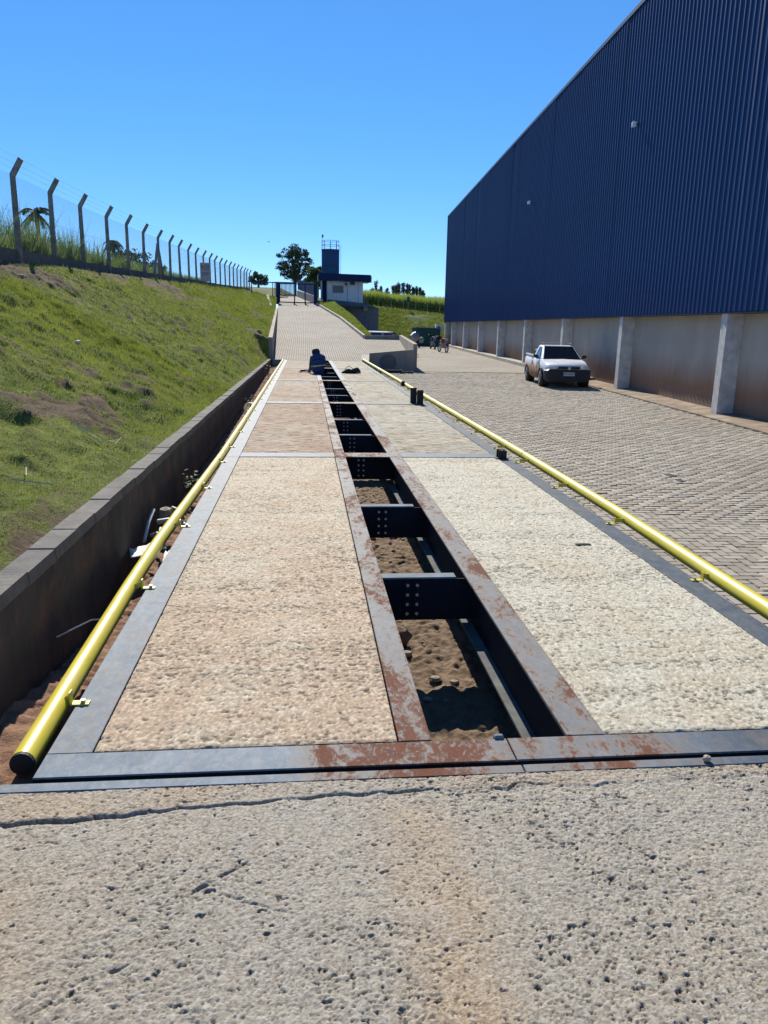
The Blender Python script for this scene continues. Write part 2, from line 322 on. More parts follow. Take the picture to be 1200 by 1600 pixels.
# joint crack and stray cracks
jn=fnoise(1,nx,1,5,8)[0][None,:]; jy=2.165+.075*(X+.9)+.004*jn+.006*fnoise(1,nx,1,30,18)[0][None,:]-.055*np.maximum(0,X)
jd=np.abs(Yg-jy); jamp=np.interp(X,[-1.2,-.5,0,.35,.6,2],[.018,.015,.008,.010,.004,.003]); jg=sstep(-.9,.6,fnoise(1,nx,1,14,19)[0][None,:]+np.interp(X,[-1,-.3,.1,2],[1.5,.6,-.2,-.6])); jm=jg*np.exp(-(jd/(.0045+.004*(X<-.5)))**2)*np.minimum(1,jamp/.009)*(.65+.35*sstep(-.6,.4,fB)); h-=jm*.013; pitm=np.maximum(pitm,jm)
h+=.003*sstep(-.006,.012,Yg-jy)
def crack(x0,y0,x1,y1,wd,dp):
    global h
    dx,dy=x1-x0,y1-y0; L2=dx*dx+dy*dy; t=np.clip(((X-x0)*dx+(Yg-y0)*dy)/L2,0,1)
    wob=.010*fnoise(1,nx,1,7,int(abs(x0*1000))+9)[0][None,:]+.004*fnoise(1,nx,1,2,int(abs(x0*900))+7)[0][None,:]; wd=wd*(.35+.65*np.sin(t*3.14))*(.7+.5*sstep(-1,1,fC))
    d=np.hypot(X-x0-t*dx,Yg-y0-t*dy+wob*np.sin(t*3.14)); km=np.exp(-(d/wd)**2)*np.sin(np.clip(t,.04,.96)*3.14)**.5*(.75+.25*sstep(-.8,.3,fB)); h-=dp*km; pitm[:]=np.maximum(pitm,km*min(1,dp/.009))
crack(-.38,1.775,-.17,1.94,.0065,.016); crack(-.27,1.83,-.02,1.72,.005,.006); crack(-.62,1.47,-.42,1.60,.005,.013); crack(-.85,1.62,-.72,1.78,.004,.006); crack(.5,2.22,.9,2.27,.006,.008); crack(.2,1.55,.6,1.62,.004,.004)
h*=(Yg>1.15)
stain=1.9*np.exp(-((X-(.345+.02*(2.3-Yg)))/.11)**2)*sstep(2.3,1.9,Yg)*.8+.75*np.exp(-((X+.92)/.25)**2)*sstep(2.1,1.7,Yg)+.9*sstep(-.01,.02,Yg-jy)*(.5+.25*fnoise(ny,nx,30,50,33))
stain=np.clip(stain*(.8+.25*fnoise(ny,nx,20,20,31)),0,1)
me=np_mesh('approach_slab',np.stack([X,Yg,h-.004],-1).reshape(-1,3),grid_faces(ny,nx),MT['fg'],False,{'stain':stain,'pit':pitm,'grain':grn})
structure(link('approach_slab',me))

# ---- pit and trench floors, yard sheet
def floor_patch(name,x0,x1,y0,y1,zf,step,amp,mt,seed):
    xs=np.arange(x0,x1+step,step); xs[-1]=x1; ys=np.arange(y0,y1+step,step); X,Y=np.meshgrid(xs,ys)
    h=fnoise(len(ys),len(xs),1.0,1.0,seed)*amp*1.1+fnoise(len(ys),len(xs),2.2,2.2,seed+1)*amp*.5-np.abs(fnoise(len(ys),len(xs),2.0,2.0,seed+3))*amp*.9+fnoise(len(ys),len(xs),9,9,seed+2)*amp*.4
    me=np_mesh(name,np.stack([X,Y,zf(X,Y)+h],-1).reshape(-1,3),grid_faces(len(ys),len(xs)),mt,False); return structure(link(name,me))
floor_patch('pit_floor',-.98,2.46,2.3,34.6,lambda X,Y:-.60+0*X,.014,.0065,MT['soil'],40)
floor_patch('trench_floor',-1.50,-.95,2.38,34.6,lambda X,Y:-.06-.22*sstep(2.6,4.4,Y)-.05*(X+1.2),.016,.0065,MT['redsoil'],50)
m=MB(); m.box(2.43,2.60,2.38,34.3,-1.0,-.20,.01); m.box(-1.2,4.4,2.22,2.314,-1.0,-.03); m.box(-.96,2.43,34.20,34.6,-1,-.02)
structure(m.build('pit_edge_concrete',MT['joint']))
m=MB()
yy=[-8,34.0,34.01,60,95]; 
def yrow(Y,zo,**k): return (2.0 if Y<34.2 else -3.2,Y,float(yd(Y))+zo),(9.6+.055*Y,Y,float(yd(Y))+zo)
m=MB(); a,b=yrow(-8,-.018); c,d=yrow(34.0,-.018); a=(2.6,a[1],a[2]); c=(2.6,c[1],c[2]); m.add([a,b,d,c],[(0,1,2,3)])
structure(m.build('yard_bed',MT['joint']))
m=MB(); a=(-3,34.0,float(yd(34.0))); b=(11.0,34.0,float(yd(34.0))); c=(26,99,float(yd(99))); d=(-3,99,float(yd(99)))
m.add([a,b,c,d],[(0,1,2,3)]); yardfar=structure(m.build('far_yard',MT['yardfar']))
m=MB(); m.box(4.4,9.3,-8,-7.9,-.8,-.6)

# ---- interlocking pavers (herringbone)
a_=.1
I,J=np.meshgrid(np.arange(26,125),np.arange(30,340)); cl=(I-J)%4
cx=[];cy=[];ori=[]
mk=cl==0; cx.append((I[mk]+1)*a_); cy.append((J[mk]+.5)*a_); ori.append(np.zeros(mk.sum()))
mk=cl==3; cx.append((I[mk]+.5)*a_); cy.append((J[mk]+1)*a_); ori.append(np.ones(mk.sum()))
cx=np.concatenate(cx);cy=np.concatenate(cy);ori=np.concatenate(ori)
ROT=-.06; px=2.6+(cx-2.6)*math.cos(ROT)-(cy-3)*math.sin(ROT)-1.0; py=3+(cx-2.6)*math.sin(ROT)+(cy-3)*math.cos(ROT)
ok=(px>2.74)&(px<9.06+.055*py-.42)&(py>3.2)&(py<33.9)
rv=np.array(r);uv=np.array(u);fv=np.array(fw)
P3=np.stack([px,py,yd(py)],-1)-np.array([0,0,1.5]); dz=P3@fv; sx=600+1202*(P3@rv)/dz; sy=800-1202*(P3@uv)/dz
ok&=(dz>0)&(sx<1330)&(sy<1250)
px,py,ori,sx=px[ok],py[ok],ori[ok],sx[ok]; dist=np.hypot(px,py)
vis=(sx<1198); order=np.argsort(np.where(vis,dist,1e6)); near=order[:300]; rest=order[300:]
g=.0048; hl,hw=.1-g,.05-g
out=np.array([(-hl,-hw),(-hl*.45,-hw-.003),(0,-hw+.003),(hl*.45,-hw-.003),(hl,-hw),(hl,hw),(hl*.45,hw+.003),(0,hw-.003),(-hl*.45,hw+.003),(-hl,hw)])
inn=out*np.array([(hl-.004)/hl,(hw-.004)/hw])
K=len(out)
ring=[(i,(i+1)%K,K+(i+1)%K,K+i) for i in range(K)]
yard=structure(link('yard_paving',MB().box(2.61,2.73,3.2,34.0,-.75,-.50+0,.01).mesh('yard_paving',MT['kerb'])))
meshes=[]
for q in range(8):
    m=MB(); m.add([(x,y,-.017) for x,y in out]+[(x,y,0) for x,y in inn],ring+[tuple(range(K,2*K))])
    me=m.mesh('paver',MT['paver']); at=me.attributes.new('shade','FLOAT','POINT'); at.data.foreach_set('value',[q/7]*len(me.vertices)); meshes.append(me)
for i in near:
    o=link('paver',meshes[random.randrange(8)],yard); o.location=(px[i],py[i],float(yd(py[i]))+random.uniform(-.003,.003))
    o.rotation_euler=(random.gauss(0,.008),random.gauss(0,.008),ROT+ori[i]*math.pi/2+random.gauss(0,.012))
nr=len(rest); ang=ROT+ori[rest]*math.pi/2+RNG.normal(0,.012,nr); ca,sa=np.cos(ang),np.sin(ang); zt=yd(py[rest])+RNG.normal(0,.0022,nr)
pts=np.concatenate([out,inn]); zl=np.r_[np.full(K,-.017),np.zeros(K)]
VX=px[rest,None]+pts[None,:,0]*ca[:,None]-pts[None,:,1]*sa[:,None]; VY=py[rest,None]+pts[None,:,0]*sa[:,None]+pts[None,:,1]*ca[:,None]
tx,ty=RNG.normal(0,.010,nr),RNG.normal(0,.010,nr)
VZ=zt[:,None]+zl[None,:]+(VX-px[rest,None])*tx[:,None]+(VY-py[rest,None])*ty[:,None]
V=np.stack([VX,VY,VZ],-1).reshape(-1,3)
tq=ring+[(K+0,K+1,K+8,K+9),(K+1,K+2,K+7,K+8),(K+2,K+3,K+6,K+7),(K+3,K+4,K+5,K+6)]
F=(np.array(tq)[None]+(np.arange(nr)*2*K)[:,None,None]).reshape(-1,4)
me=np_mesh('paver_field',V,F,MT['paver'],False,{'shade':np.repeat(RNG.random(nr),2*K)})
link('paver_field',me,yard)['kind']='stuff'

# ---- ramp road
m=MB(); ysr=[34.6,38,42,44,44.01,46,50,58,66,75,88,100,112]
for i in range(len(ysr)-1):
    a,b=ysr[i],ysr[i+1]; ra=float(rampR(a if a!=44.01 else 44.5)); rb=float(rampR(b if b<=44 else max(b,44.5)))
    if a==44: continue
    m.add([(float(rampL(a))-.02,a,float(rampz(a))),(ra,a,float(rampz(a))),(rb,b,float(rampz(b))),(float(rampL(b))-.02,b,float(rampz(b)))],[(0,1,2,3)])
structure(m.build('ramp_road',MT['ramp']))
m=MB(); m.box(-1.42,2.42,34.28,34.6,-.5,.004); 
m.hexa([(2.42,34.3,-.5),(4.7,34.3,-.5),(5.2,43.9,-.5),(3.3,43.9,-.5),(2.42,34.3,.0),(4.7,34.3,.0),(5.2,43.9,.70),(3.3,43.9,.70)])
structure(m.build('ramp_sill',MT['kerb']))

# ---- left bank
us=np.linspace(0,1,110); ysb=np.concatenate([np.arange(-1,25,.05),np.arange(25,50,.1),np.arange(50,92,.25)])
nyb,nxb=len(ysb),len(us); U,YB=np.meshgrid(us,ysb)
def bank_base(Y):
    X=np.where(Y<34.6,wallX(Y)-.135,rampL(Y)-.17); z=np.where(Y<34.6,wallZ(Y)-.03,kerbZ(Y)-.04); return X,z
bx,bz=bank_base(ysb); 
# soften the jump in base height at the ramp kerb
bzS=np.interp(ysb,[-1,30,34.58,34.62,67,76,92],[.40,.07,.06,.84,2.75,4.05,4.9])
bA=np.interp(ysb,[21,34.58,34.62],[0,.80,.0]); 
XB=bx[:,None]+(-6.12-bx[:,None])*U; cz=fz(ysb)-.24
gp=U**1.08; edge=sstep(0,.06,U)
ZB=(np.where(ysb[:,None]<34.6,np.minimum(bz,bzS)[:,None],bzS[:,None])+bA[:,None]*sstep(0,.16,U))*(1-gp)+cz[:,None]*gp
n1=fnoise(nyb,nxb,2.0,1.3,60); n2=fnoise(nyb,nxb,7,5,61); n3=fnoise(nyb,nxb,30,9,62); n4=fnoise(nyb,nxb,3.0,9,64)
ZB+=edge*(.024*n1+.036*n2+.05*n3+.012*n4-.02*np.abs(fnoise(nyb,nxb,1.3,1.5,65)))*np.minimum(1,(1.02-U)*8)
sm=.62*fnoise(nyb,nxb,16,7,63)+.55*n2+.65*n1+.75*sstep(.62,.95,U)*sstep(70,20,YB)-.45*sstep(.45,.1,U)
for cx0,cy0,rx0,ry0 in ((-1.62,5.3,.22,.5),(-2.4,7.8,.3,.7),(-2.25,8.9,.25,.4),(-3.4,36.6,.8,2.2)): sm+=.95*np.exp(-((XB-cx0)/rx0)**2-((YB-cy0)/ry0)**2)
soil=sstep(.42,1.75,sm)
# long dark scar on the slope
def scar(X0,Y0,X1,Y1,wd,dp):
    global ZB,soil
    dx,dy=X1-X0,Y1-Y0; t=np.clip(((XB-X0)*dx+(YB-Y0)*dy)/(dx*dx+dy*dy),0,1); d=np.hypot(XB-X0-t*dx,YB-Y0-t*dy)
    k=np.exp(-(d/wd)**2); ZB-=dp*k; soil[:]=np.maximum(soil,k)
    k2=np.exp(-(np.hypot(XB-X0-t*dx,YB-Y0-t*dy-wd*1.6)/wd)**2); ZB+=dp*.7*k2
scar(-2.85,15.5,-2.0,15.1,.075,.13); scar(-5.1,18.2,-4.2,17.5,.07,.08); scar(-3.2,12.8,-2.9,12.4,.06,.06); scar(-2.9,9.3,-2.5,9.0,.05,.05); scar(-2.05,35.9,-1.85,35.4,.10,.25)
me=np_mesh('grass_bank',np.stack([XB,YB,ZB],-1).reshape(-1,3),grid_faces(nyb,nxb)[:,::-1],MT['turf'],True,{'soil':soil})
structure(link('grass_bank',me))
def bank_at(X,Y):
    """height and soil of the bank surface at points"""
    fy=np.interp(Y,ysb,np.arange(nyb)); j=np.clip(fy.astype(int),0,nyb-2); b0=np.interp(Y,ysb,bx); uu=np.clip((b0-X)/(b0+6.12),0,1)*(nxb-1); i=np.clip(uu.astype(int),0,nxb-2)
    ty_,tx_=fy-j,uu-i
    f=lambda A:(A[j,i]*(1-tx_)+A[j,i+1]*tx_)*(1-ty_)+(A[j+1,i]*(1-tx_)+A[j+1,i+1]*tx_)*ty_
    return f(ZB),f(soil)
def blades(name,px,py,pz,hh,ww,lean,mt,dry,seed,bend=.5):
    rg=np.random.default_rng(seed); n=len(px); a=rg.random(n)*2*math.pi; la=rg.random(n)*2*math.pi; le=lean*rg.random(n)
    bxv,byv=np.cos(a)*ww/2,np.sin(a)*ww/2; tx=np.cos(la)*le*hh; ty=np.sin(la)*le*hh
    V=np.empty((n,3,3),np.float32)
    V[:,0]=np.stack([px-bxv,py-byv,pz-.005],-1); V[:,1]=np.stack([px+bxv,py+byv,pz-.005],-1); V[:,2]=np.stack([px+tx,py+ty,pz+hh*np.sqrt(np.maximum(.05,1-(le*.8)**2))],-1)
    F=np.arange(3*n).reshape(n,3); return link(name,np_mesh(name,V.reshape(-1,3),F,mt,False,{'dry':np.repeat(dry,3)}))
N=420000; rg=np.random.default_rng(5)
Yb=np.where(rg.random(N)<.62,1.8+14*rg.random(N)**1.15,14+62*rg.random(N)**1.4); b0=np.interp(Yb,ysb,bx); Xb=b0-.01-(b0+6.10)*rg.random(N)
zb,so=bank_at(Xb,Yb); keep=rg.random(N)>so*.93
Xb,Yb,zb=Xb[keep],Yb[keep],zb[keep]; sc_=np.clip(Yb/11,.55,4.5); n=len(Xb)
clump=.6+.8*(rg.random(n)**3)
gobj=blades('bank_grass',Xb,Yb,zb,.050*sc_**.7*clump**1.5*(.6+.8*rg.random(n)),.0075*sc_*(.7+.6*rg.random(n)),1.1,MT['blade'],(rg.random(n)<.26)*rg.random(n),6)
tag(gobj,'short yellow green turf covering the sloping bank beside the trench wall','grass',kind='stuff')

# ---- left field behind the fence, with tall grass
xs=np.array([-6.45,-8,-12,-20,-40,-90,-200]); ysf=np.array([-20,0,10,20,30,45,60,80,110,150,200])
X,Y=np.meshgrid(xs,ysf); Z=fz(Y)-.03+(-6.45-X)*.04
structure(link('left_field',np_mesh('left_field',np.stack([X,Y,Z],-1).reshape(-1,3),grid_faces(len(ysf),len(xs))[:,::-1],MT['hillnear'])))
N=60000; Yt=11+rg.random(N)**1.3*45; Xt=-6.55-rg.random(N)**1.5*9; zt_=fz(Yt)-.03+(-6.45-Xt)*.04
pn=np.interp(Yt,[11,19,24,30,36,45,60],[1.0,1.0,.85,.55,.4,.3,.2]); wob=.75+.35*np.sin(Yt*1.9+Xt)+.2*np.sin(Yt*5.1)
tg=blades('tall_grass',Xt,Yt,zt_,(.35+.85*rg.random(N))*pn*wob*1.12,.016*(1+Yt/30),.75,MT['tall'],(rg.random(N)<.2)*rg.random(N),7)
tag(tg,'tall wild green grass growing behind the mesh fence on top of the bank','grass',kind='stuff')

# ---- back terrain
def backz(X,Y):
    l=5.0+.045*(Y-84)-.02*(X+6)*(X<-6); mid=np.interp(Y,[75,100,200,400,1500],[3.30,4.85,8.4,14,40]); rr=np.interp(Y,[84,92,100,200,400,1500],[3.5,3.6,3.9,7.6,14,40])-.10*np.clip(X-8.5,0,8)*np.interp(Y,[84,200],[1,0])
    l=np.where(Y>200,10.2+.03*(Y-200),l)
    t1=np.clip((X+6)/3.5,0,1); t2=np.clip((X-1.5)/6,0,1); return (l*(1-t1)+mid*t1)*(1-t2)+rr*t2
xs=np.array([-600,-250,-100,-50,-25,-12,-8,-6,-5.4,-4.6]); ys2=np.array([84,92,100,112,130,160,200,260,400,700,1500])
def sheet(name,xs,ys,mt,dz=0,f=backz):
    X,Y=np.meshgrid(xs,ys); return structure(link(name,np_mesh(name,np.stack([X,Y,f(X,Y)+dz],-1).reshape(-1,3),grid_faces(len(ys),len(xs)),mt)))
sheet('hill',np.array([-600,-250,-100,-50,-25,-12,-8,-6,-5.0,-3.5,-1,0,1.5,4,7.5,8.5,12,16.5,25,60,150,600.]),np.array([91.9,96,100,106,112,130,160,200,260,400,700,1500.]),MT['hill'],-.06)
sheet('gate_verge',np.array([-7.0,-6,-5,-4.2,-3.5,-2.6]),np.array([84.,88,91.9]),MT['hillnear'],-.05)
m=MB(); m.add([(1.0,75.2,3.32),(7.1,77.95,3.25),(7.5,92,3.55),(.0,92,4.3)],[(0,1,2,3)]); m.add([(1.02,77.95,3.80),(7.1,77.95,3.24),(7.1,92,3.7),(.9,92,4.3)],[(0,1,2,3)])
structure(m.build('guardhouse_yard',MT['hillnear']))
# far green bank behind the yard
xs=np.linspace(6.5,26,60); vs=np.linspace(0,1,26); Xg,Vg=np.meshgrid(xs,vs); Yq=80+12*Vg+1.2*np.sin(Xg*.25)*(1-Vg)
top=backz(Xg,np.full_like(Xg,92.))-.04; Zq=(-.2)*(1-Vg)+top*Vg+.10*fnoise(26,60,2,2.5,70)*np.minimum(1,(1-Vg)*5)
structure(link('far_bank',np_mesh('far_bank',np.stack([Xg,Yq,Zq],-1).reshape(-1,3),grid_faces(26,60),MT['hillnear'],True)))
N=26000; xx=6.6+rg.random(N)*14; vv=rg.random(N); yy_=80+12*vv+1.2*np.sin(xx*.25)*(1-vv); zz_=-.2*(1-vv)+(backz(xx,np.full(N,92.))-.04)*vv
fb=blades('far_bank_grass',xx,yy_,zz_+.07,.22*(.4+rg.random(N)),.07*np.ones(N),1.0,MT['blade'],(rg.random(N)<.3)*.6,17); tag(fb,'rough grass on the green bank behind the container at the end of the yard','grass',kind='stuff')
N=52000; xx=5+rg.random(N)*22; yy_=96.5+rg.random(N)**1.5*30; hh=1.75+.30*np.sin(xx*1.3)*np.sin(xx*.37+1)+.25*rg.random(N)
cn=blades('sugarcane_field',xx,yy_,backz(xx,yy_)+rg.random(N)**.6*1.0,hh*(.35+.3*rg.random(N)),.05+.05*rg.random(N),.75,MT['cane'],(rg.random(N)<.25)*.7*rg.random(N),8)
tag(cn,'bright yellow green sugarcane crop on top of the far bank','sugarcane',kind='stuff')
# grass strip right of the ramp
m=MB(); ysr=np.linspace(44.6,77,16)
for i in range(15):
    q=[]
    for Y in (ysr[i],ysr[i+1]):
        x0=float(rampR(max(Y,44.6)))+.16 if Y<75 else 1.1; z0=float(rampz(min(Y,75.)))+.13; wdt=.35+1.15*(Y-44.6)/32; q.append((x0,x0+wdt,Y,z0,z0+.02+.25*(Y-44.6)/32))
    a,b=q; m.add([(a[0],a[2],a[3]),(a[1],a[2],a[4]),(b[1],b[2],b[4]),(b[0],b[2],b[3]),(a[1]+.05,a[2],-.5),(b[1]+.05,b[2],-.5)],[(0,1,2,3),(1,4,5,2)])
structure(m.build('ramp_verge',MT['hillnear']))
N=9000; Yv=44.8+rg.random(N)*30; tt=rg.random(N); xv=rampR(Yv)+.17+tt*(.3+1.15*(Yv-44.6)/32); zv=rampz(Yv)+.13+tt*.25*(Yv-44.6)/32
vb=blades('verge_grass',xv,Yv,zv,.10*(.5+rg.random(N)),.035*np.ones(N),.9,MT['blade'],(rg.random(N)<.2)*.5,19); tag(vb,'narrow strip of grass between the ramp kerb and the drop','grass',kind='stuff')

# ------------------------------------------------------------------ walls and kerbs
W=thing('retaining_wall','long dark stained retaining wall holding the grass bank above the trench','wall',(-1.3,18,0))
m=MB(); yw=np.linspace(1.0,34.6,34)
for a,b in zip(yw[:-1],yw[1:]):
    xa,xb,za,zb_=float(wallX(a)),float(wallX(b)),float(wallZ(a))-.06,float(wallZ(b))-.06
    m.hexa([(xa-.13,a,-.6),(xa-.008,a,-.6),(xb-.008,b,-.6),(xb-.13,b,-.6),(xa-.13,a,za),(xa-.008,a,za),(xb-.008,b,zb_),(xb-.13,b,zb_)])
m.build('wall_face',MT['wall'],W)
y=1.1
while y<34.4:
    L_=.39; g_=.003; y1=min(y+L_,34.58); dxr=random.uniform(-.004,.004); dzr=random.uniform(-.004,.004)
    xa,xb,za,zb_=float(wallX(y))+dxr,float(wallX(y1))+dxr,float(wallZ(y))+dzr,float(wallZ(y1))+dzr; b_=.006
    m=MB(); m.hexa([(xa-.14,y,za-.06),(xa,y,za-.06),(xb,y1-g_,zb_-.06),(xb-.14,y1-g_,zb_-.06),(xa-.14+b_,y+b_,za),(xa-b_,y+b_,za),(xb-b_,y1-g_-b_,zb_),(xb-.14+b_,y1-g_-b_,zb_)])
    m.build('coping_block',MT['coping'],W); y=y1
Kb=thing('ramp_kerb_wall','low concrete kerb wall along the left edge of the ramp','kerb wall',(-1.9,50,1))
m=MB(); ks=[34.62,40,50,58,66.7]
for a,b in zip(ks[:-1],ks[1:]):
    p=lambda Y,dx,z:(float(rampL(Y))+dx,Y,z)
    m.hexa([p(a,-.18,-.3),p(a,0,-.3),p(b,0,-.3),p(b,-.18,-.3),p(a,-.18,float(kerbZ(a))),p(a,0,float(kerbZ(a))),p(b,0,float(kerbZ(b))),p(b,-.18,float(kerbZ(b)))])
m.build('kerb',MT['parapet'],Kb)
m=MB(); a,b=67.3,74.9
m.hexa([(-2.95,a,1.5),(-2.75,a,1.5),(-3.4,b,2),(-3.6,b,2),(-2.95,a,3.0),(-2.75,a,3.0),(-3.4,b,4.12),(-3.6,b,4.12)]); m.build('sloping_kerb',MT['parapet'],Kb)
R=thing('ramp_kerb','pale kerb curving along the right edge of the ramp','kerb',(2.5,58,1.8))
ks=[44.6,46,48,51,54,58,62,66,70,74.8]
for a,b in zip(ks[:-1],ks[1:]):
    m=MB(); p=lambda Y,dx,dz:(float(rampR(Y))+dx,Y,float(rampz(Y))+dz)
    m.hexa([p(a,0,-.2),p(a,.15,-.2),p(b-.03,.15,-.2),p(b-.03,0,-.2),p(a,0.01,.16),p(a,.14,.16),p(b-.03,.14,.16),p(b-.03,.01,.16)]); m.build('kerb_stone',MT['kerb'],R)
Pp=thing('ramp_parapet','concrete parapet wall around the corner of the ramp above the paved yard','parapet wall',(4.8,36,-.4))
m=MB(); m.hexa([(2.78,34.12,-.5),(4.78,34.12,-.5),(4.78,34.27,-.5),(2.78,34.27,-.5),(2.78,34.12,.335),(4.78,34.12,.53),(4.78,34.27,.53),(2.78,34.27,.335)]); m.build('front_wall',MT['parapet'],Pp)
m=MB(); m.hexa([(4.72,34.28,-.5),(4.90,34.28,-.5),(5.42,44.0,-.4),(5.24,44.0,-.4),(4.72,34.28,.76),(4.90,34.28,.76),(5.42,44.0,1.02),(5.24,44.0,1.02)]); m.build('side_wall',MT['parapet'],Pp)
m=MB(); m.hexa([(3.3,44.02,-.4),(5.42,44.02,-.4),(5.42,44.2,-.4),(3.3,44.2,-.4),(3.3,44.02,.98),(5.42,44.02,1.03),(5.42,44.2,1.03),(3.3,44.2,.98)]); m.build('back_wall',MT['parapet'],Pp)
m=MB(); m.add([(2.2,77.9,-.5),(7.17,77.9,-.5),(7.17,78.05,-.5),(2.2,78.05,-.5),(2.2,77.9,3.92),(7.17,77.9,3.22),(7.17,78.05,3.22),(2.2,78.05,3.92),(5.6,77.9,3.66),(5.6,78.05,3.66)],
 [(0,1,5,8,4),(4,8,9,7),(8,5,6,9),(1,2,6,5)]); 
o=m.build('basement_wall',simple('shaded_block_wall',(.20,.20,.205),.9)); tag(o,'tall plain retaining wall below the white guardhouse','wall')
m=MB(); m.hexa([(1.4,77.0,2.2),(2.2,77.0,2.2),(2.2,78,2.2),(1.4,78,2.2),(1.4,77.0,3.55),(2.2,77.0,3.75),(2.2,78,3.9),(1.4,78,3.8)])

# ------------------------------------------------------------------ weighbridge
WB=thing('truck_weighbridge','long steel framed truck weighbridge with rough concrete decks and an open centre gap','weighbridge',(.75,2.4,0))
TIES=[9.05,15.35,21.65,27.95]; Y0,Y1=2.40,34.15; XL,XLi,GA,GB,GC,GD,XRi,XR=-.92,-.765,.34,.462,.982,1.13,2.27,2.42
HW=.15
segs=[(2.57,9.05-HW-.005)]+[(a+HW+.005,(b-HW-.005 if b<34 else 34.045)) for a,b in zip(TIES,TIES[1:]+[34.05])]
def plate(name,x0,x1,y0,y1,z1,t,mt,par=WB): return MB().box(x0,x1,y0,y1,z1-t,z1,.002).build(name,mt,par)
plate('front_plate',XL,.745,2.406,2.555,0,.006,MT['steelfront']); plate('front_plate',.750,XR,2.406,2.555,.001,.007,MT['steelfront'])
plate('end_plate',XL,XR,34.05,34.15,0,.02,MT['steel'])
for t in TIES:
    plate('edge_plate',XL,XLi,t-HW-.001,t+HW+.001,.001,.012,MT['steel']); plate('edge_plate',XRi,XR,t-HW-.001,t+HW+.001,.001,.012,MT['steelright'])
for t in TIES: 
    plate('tie_plate',XLi+.003,GA-.003,t-HW,t+.005,.004,.012,MT['steel']); plate('tie_plate',XLi+.003,GA-.003,t+.01,t+HW,.002,.012,MT['steel'])
    plate('tie_plate',GD+.003,XRi-.003,t-HW,t+.005,.004,.012,MT['steel']); plate('tie_plate',GD+.003,XRi-.003,t+.01,t+HW,.002,.012,MT['steel'])
    plate('tie_plate',GA,GD,t-HW,t+.003,.006,.012,MT['steelrust']); plate('tie_plate',GA,GD,t+.009,t+HW,.004,.012,MT['steelrust'])
for i,(a,b) in enumerate(segs):
    a2=a-.012 if i==0 else a-.0; b2=b
    fl=MT['steelrust'] if i<3 else MT['steel']
    ya=2.557 if i==0 else TIES[i-1]+HW+.003; yb=TIES[i]-HW-.003 if i<4 else 34.048
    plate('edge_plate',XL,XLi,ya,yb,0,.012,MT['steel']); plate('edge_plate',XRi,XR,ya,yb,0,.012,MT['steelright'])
    # centre beams: top flange, web, bottom flange
    for x0,x1 in ((GA,GB),(GC,GD)):
        f=plate('beam_flange',x0,x1,ya,yb,.003,.014,fl)
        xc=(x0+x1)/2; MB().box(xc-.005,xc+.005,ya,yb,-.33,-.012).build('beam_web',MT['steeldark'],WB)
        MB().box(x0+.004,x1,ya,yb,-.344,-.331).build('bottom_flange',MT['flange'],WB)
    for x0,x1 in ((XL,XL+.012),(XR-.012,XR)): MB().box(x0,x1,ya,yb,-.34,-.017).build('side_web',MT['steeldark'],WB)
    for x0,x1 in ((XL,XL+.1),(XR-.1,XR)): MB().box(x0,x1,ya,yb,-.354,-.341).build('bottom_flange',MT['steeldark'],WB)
MB().box(XL,XR,2.409,2.42,-.34,-.009).build('front_web',MT['steeldark'],WB)  # near-black face; the shade of the front gap is put into its colour
MB().box(GB,GC,2.50,2.555,-.30,-.29).build('front_web',MT['steeldark'],WB)
m=MB(); m.box(.70,.735,2.552,2.572,-.02,.012,.004); m.build('lifting_lug',MT['steelface'],WB)
# slabs
def slab(x0,x1,y0,y1,fine,mt,seed,nm,tone):
    if fine:
        dx,dy=.0055,.0085; xs=np.arange(x0,x1,dx); xs=np.append(xs,x1); ys=np.arange(y0,y1,dy); ys=np.append(ys,y1)
    else: xs=np.linspace(x0,x1,20); ys=np.linspace(y0,y1,60)
    ny,nx=len(ys),len(xs); X,Y=np.meshgrid(xs,ys)
    if fine:
        fa=fnoise(ny,nx,.42,.7,seed); h=fa*.0005+fnoise(ny,nx,.5,2.5,seed+1)*.00045-np.abs(fnoise(ny,nx,.9,2.5,seed+7))*.0003+fnoise(ny,nx,7,40,seed+2)*.0005
        grn=np.clip(.5+.30*fnoise(ny,nx,.4,.55,seed+11)+.12*fa,0,1); h+=(grn-.5)*.0005; den=sstep(-.6,1.6,fnoise(ny,nx,6,60,seed+3)*.9+fnoise(ny,nx,30,30,seed+6)*.5)
        p=fnoise(ny,nx,.45,1.3,seed+4)+.4*fa; q1=sstep(1.35-.8*den,1.8-.75*den,p); p=fnoise(ny,nx,.6,2.2,seed+5)+.4*fa; q2=sstep(2.2-.6*den,2.6-.6*den,p); h-=.004*q1+.005*q2; pm=np.clip(q1+q2,0,1)
    else: h=fnoise(ny,nx,1,1,seed)*.001; pm=h*0; grn=pm+.5
    e=np.minimum(np.minimum(X-x0,x1-X),np.minimum(Y-y0,y1-Y)); h-=.004*(e<.002)
    st=tone(X,Y)+.22*fnoise(ny,nx,4 if fine else 1,12 if fine else 2,seed+8)+.25*fnoise(ny,nx,25 if fine else 3,25 if fine else 4,seed+9)
    me=np_mesh(nm,np.stack([X-WB.location.x,Y-WB.location.y,h-.001],-1).reshape(-1,3),grid_faces(ny,nx),mt,False,{'stain':np.clip(st,0,1),'pit':pm,'grain':grn})
    o=link(nm,me,WB); return o
